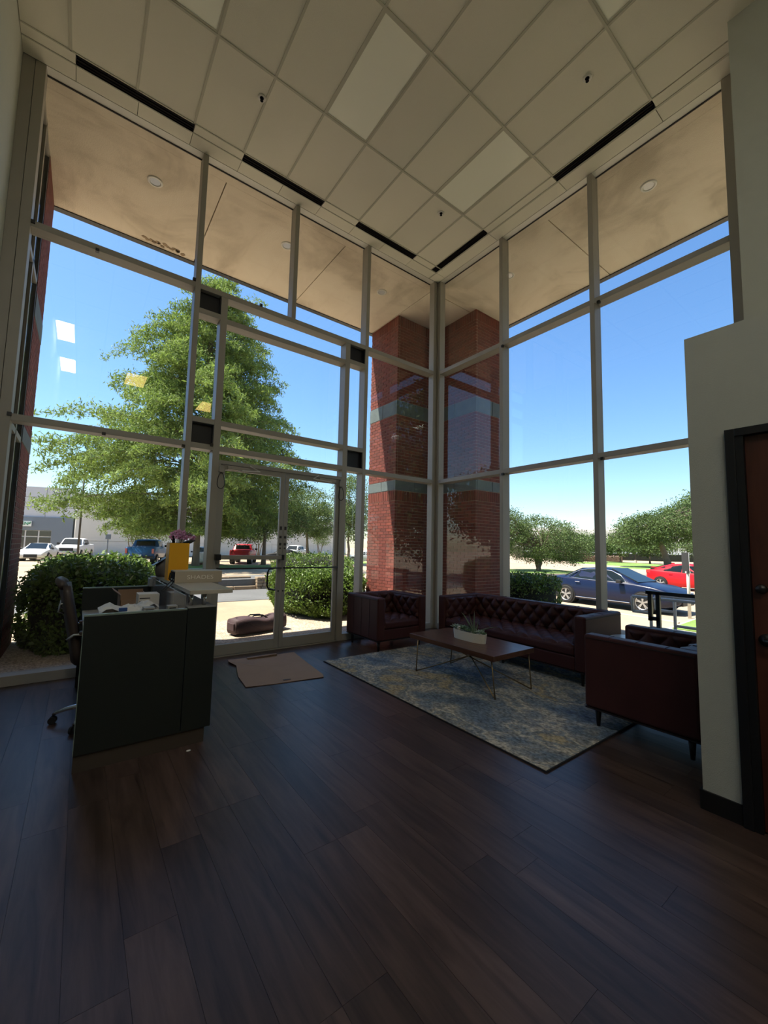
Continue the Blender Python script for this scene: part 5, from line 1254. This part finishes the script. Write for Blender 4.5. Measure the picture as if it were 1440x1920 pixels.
# faces +x ; back at x ~ -5.33
b = MB(); prof = [(-5.20, .50), (-5.215, .60), (-5.245, .75), (-5.275, .90), (-5.30, 1.02), (-5.315, 1.10)]
NB = 9; vs = []
for x, z in prof:
    for j in range(NB):
        v = j/(NB-1)*2-1; hwid = .23*(1-.12*max(0, (z-.9))/.2); vs.append((x-.0+.035*(1-v*v)*-1, oc2[1]+hwid*v, z))
k = len(vs); vs += [(x-.045, y, z) for x, y, z in vs]
fs = [(r_*NB+j, r_*NB+j+1, (r_+1)*NB+j+1, (r_+1)*NB+j) for r_ in range(len(prof)-1) for j in range(NB-1)]
fs2 = [tuple(q+k for q in reversed(f)) for f in fs]
ring = [j for j in range(NB)]+[r_*NB+NB-1 for r_ in range(1, len(prof))]+[(len(prof)-1)*NB+j for j in range(NB-2, -1, -1)]+[r_*NB for r_ in range(len(prof)-2, 0, -1)]
fs3 = [(ring[i], ring[(i+1) % len(ring)], ring[(i+1) % len(ring)]+k, ring[i]+k) for i in range(len(ring))]
b.add(vs, fs+fs2+fs3); bk_ = b.build('backrest', m_ofab, och, smooth=True)
MB().tube([(-5.36, oc2[1]-.20, 1.10), (-5.385, oc2[1]-.1, 1.125), (-5.39, oc2[1], 1.13), (-5.385, oc2[1]+.1, 1.125), (-5.36, oc2[1]+.20, 1.10)], .030, 10).build('head_roll', m_ofab, och, smooth=True)
MB().box(-5.20, -4.76, oc2[1]-.24, oc2[1]+.24, .44, .53).build('seat', m_ofab, och, bevel=.03, seg=3)
for s in (-1, 1):
    y = oc2[1]+s*.26
    a_ = MB().tube([(-5.16, y, .50), (-5.0, y, .46), (-4.9, y, .52), (-4.92, y, .68), (-5.05, y, .72), (-5.27, y, .735), (-5.31, y, .70)], .012, 8).build('armrest', m_chrome, och, smooth=True)
    MB().box(-5.24, -4.96, y-.025, y+.025, .735, .76).build('arm_pad', m_ofab, a_, bevel=.01)
    MB().tube([(-5.335, y*.5+oc2[1]*.5, .96), (-5.37, y*.5+oc2[1]*.5, .955), (-5.375, y*.5+oc2[1]*.5, .90), (-5.34, y*.5+oc2[1]*.5, .885)], .009, 7).build('back_bracket', m_chrome, och, smooth=True)
MB().cyl((oc2[0], oc2[1], .10), (oc2[0], oc2[1], .44), .028, .022, n=14).build('gas_lift', m_chrome, och, smooth=True)
for k in range(5):
    a = math.radians(168+72*k); c, s = math.cos(a), math.sin(a)
    L_ = .285
    P_ = lambda r_, z: (oc2[0]+r_*c, oc2[1]+r_*s, z)
    l_ = MB().tube([P_(.02, .12), P_(.12, .115), P_(.21, .10), P_(L_-.02, .082), P_(L_, .066)], [.022, .019, .016, .013, .012], 8).build('base_leg', m_chrome, och, smooth=True)
    w_ = MB()
    for sd in (-1, 1):
        q = Vector((-s, c, 0))*.016*sd
        w_.cyl(Vector(P_(L_, .028))+q*.5, Vector(P_(L_, .028))+q*1.5, .027, n=16)
    w_.cyl(P_(L_, .03), P_(L_, .062), .008, n=8).build('caster', m_rubber, l_, world=True)
# tiny white scrap on the floor beside the desk
t = MB().ball((-4.575, -2.33, .006), (.016, .011, .005), 10, 6).build('paper_scrap', m_white, smooth=True); tag(t, 'tiny white scrap on the floor in front of the desk kick plate', 'litter')

# children built in world coordinates under a child part: shift back to the part's frame
bpy.context.view_layer.update()
for o in list(COL.objects):
    if '_at' in o.keys(): del o['_at']
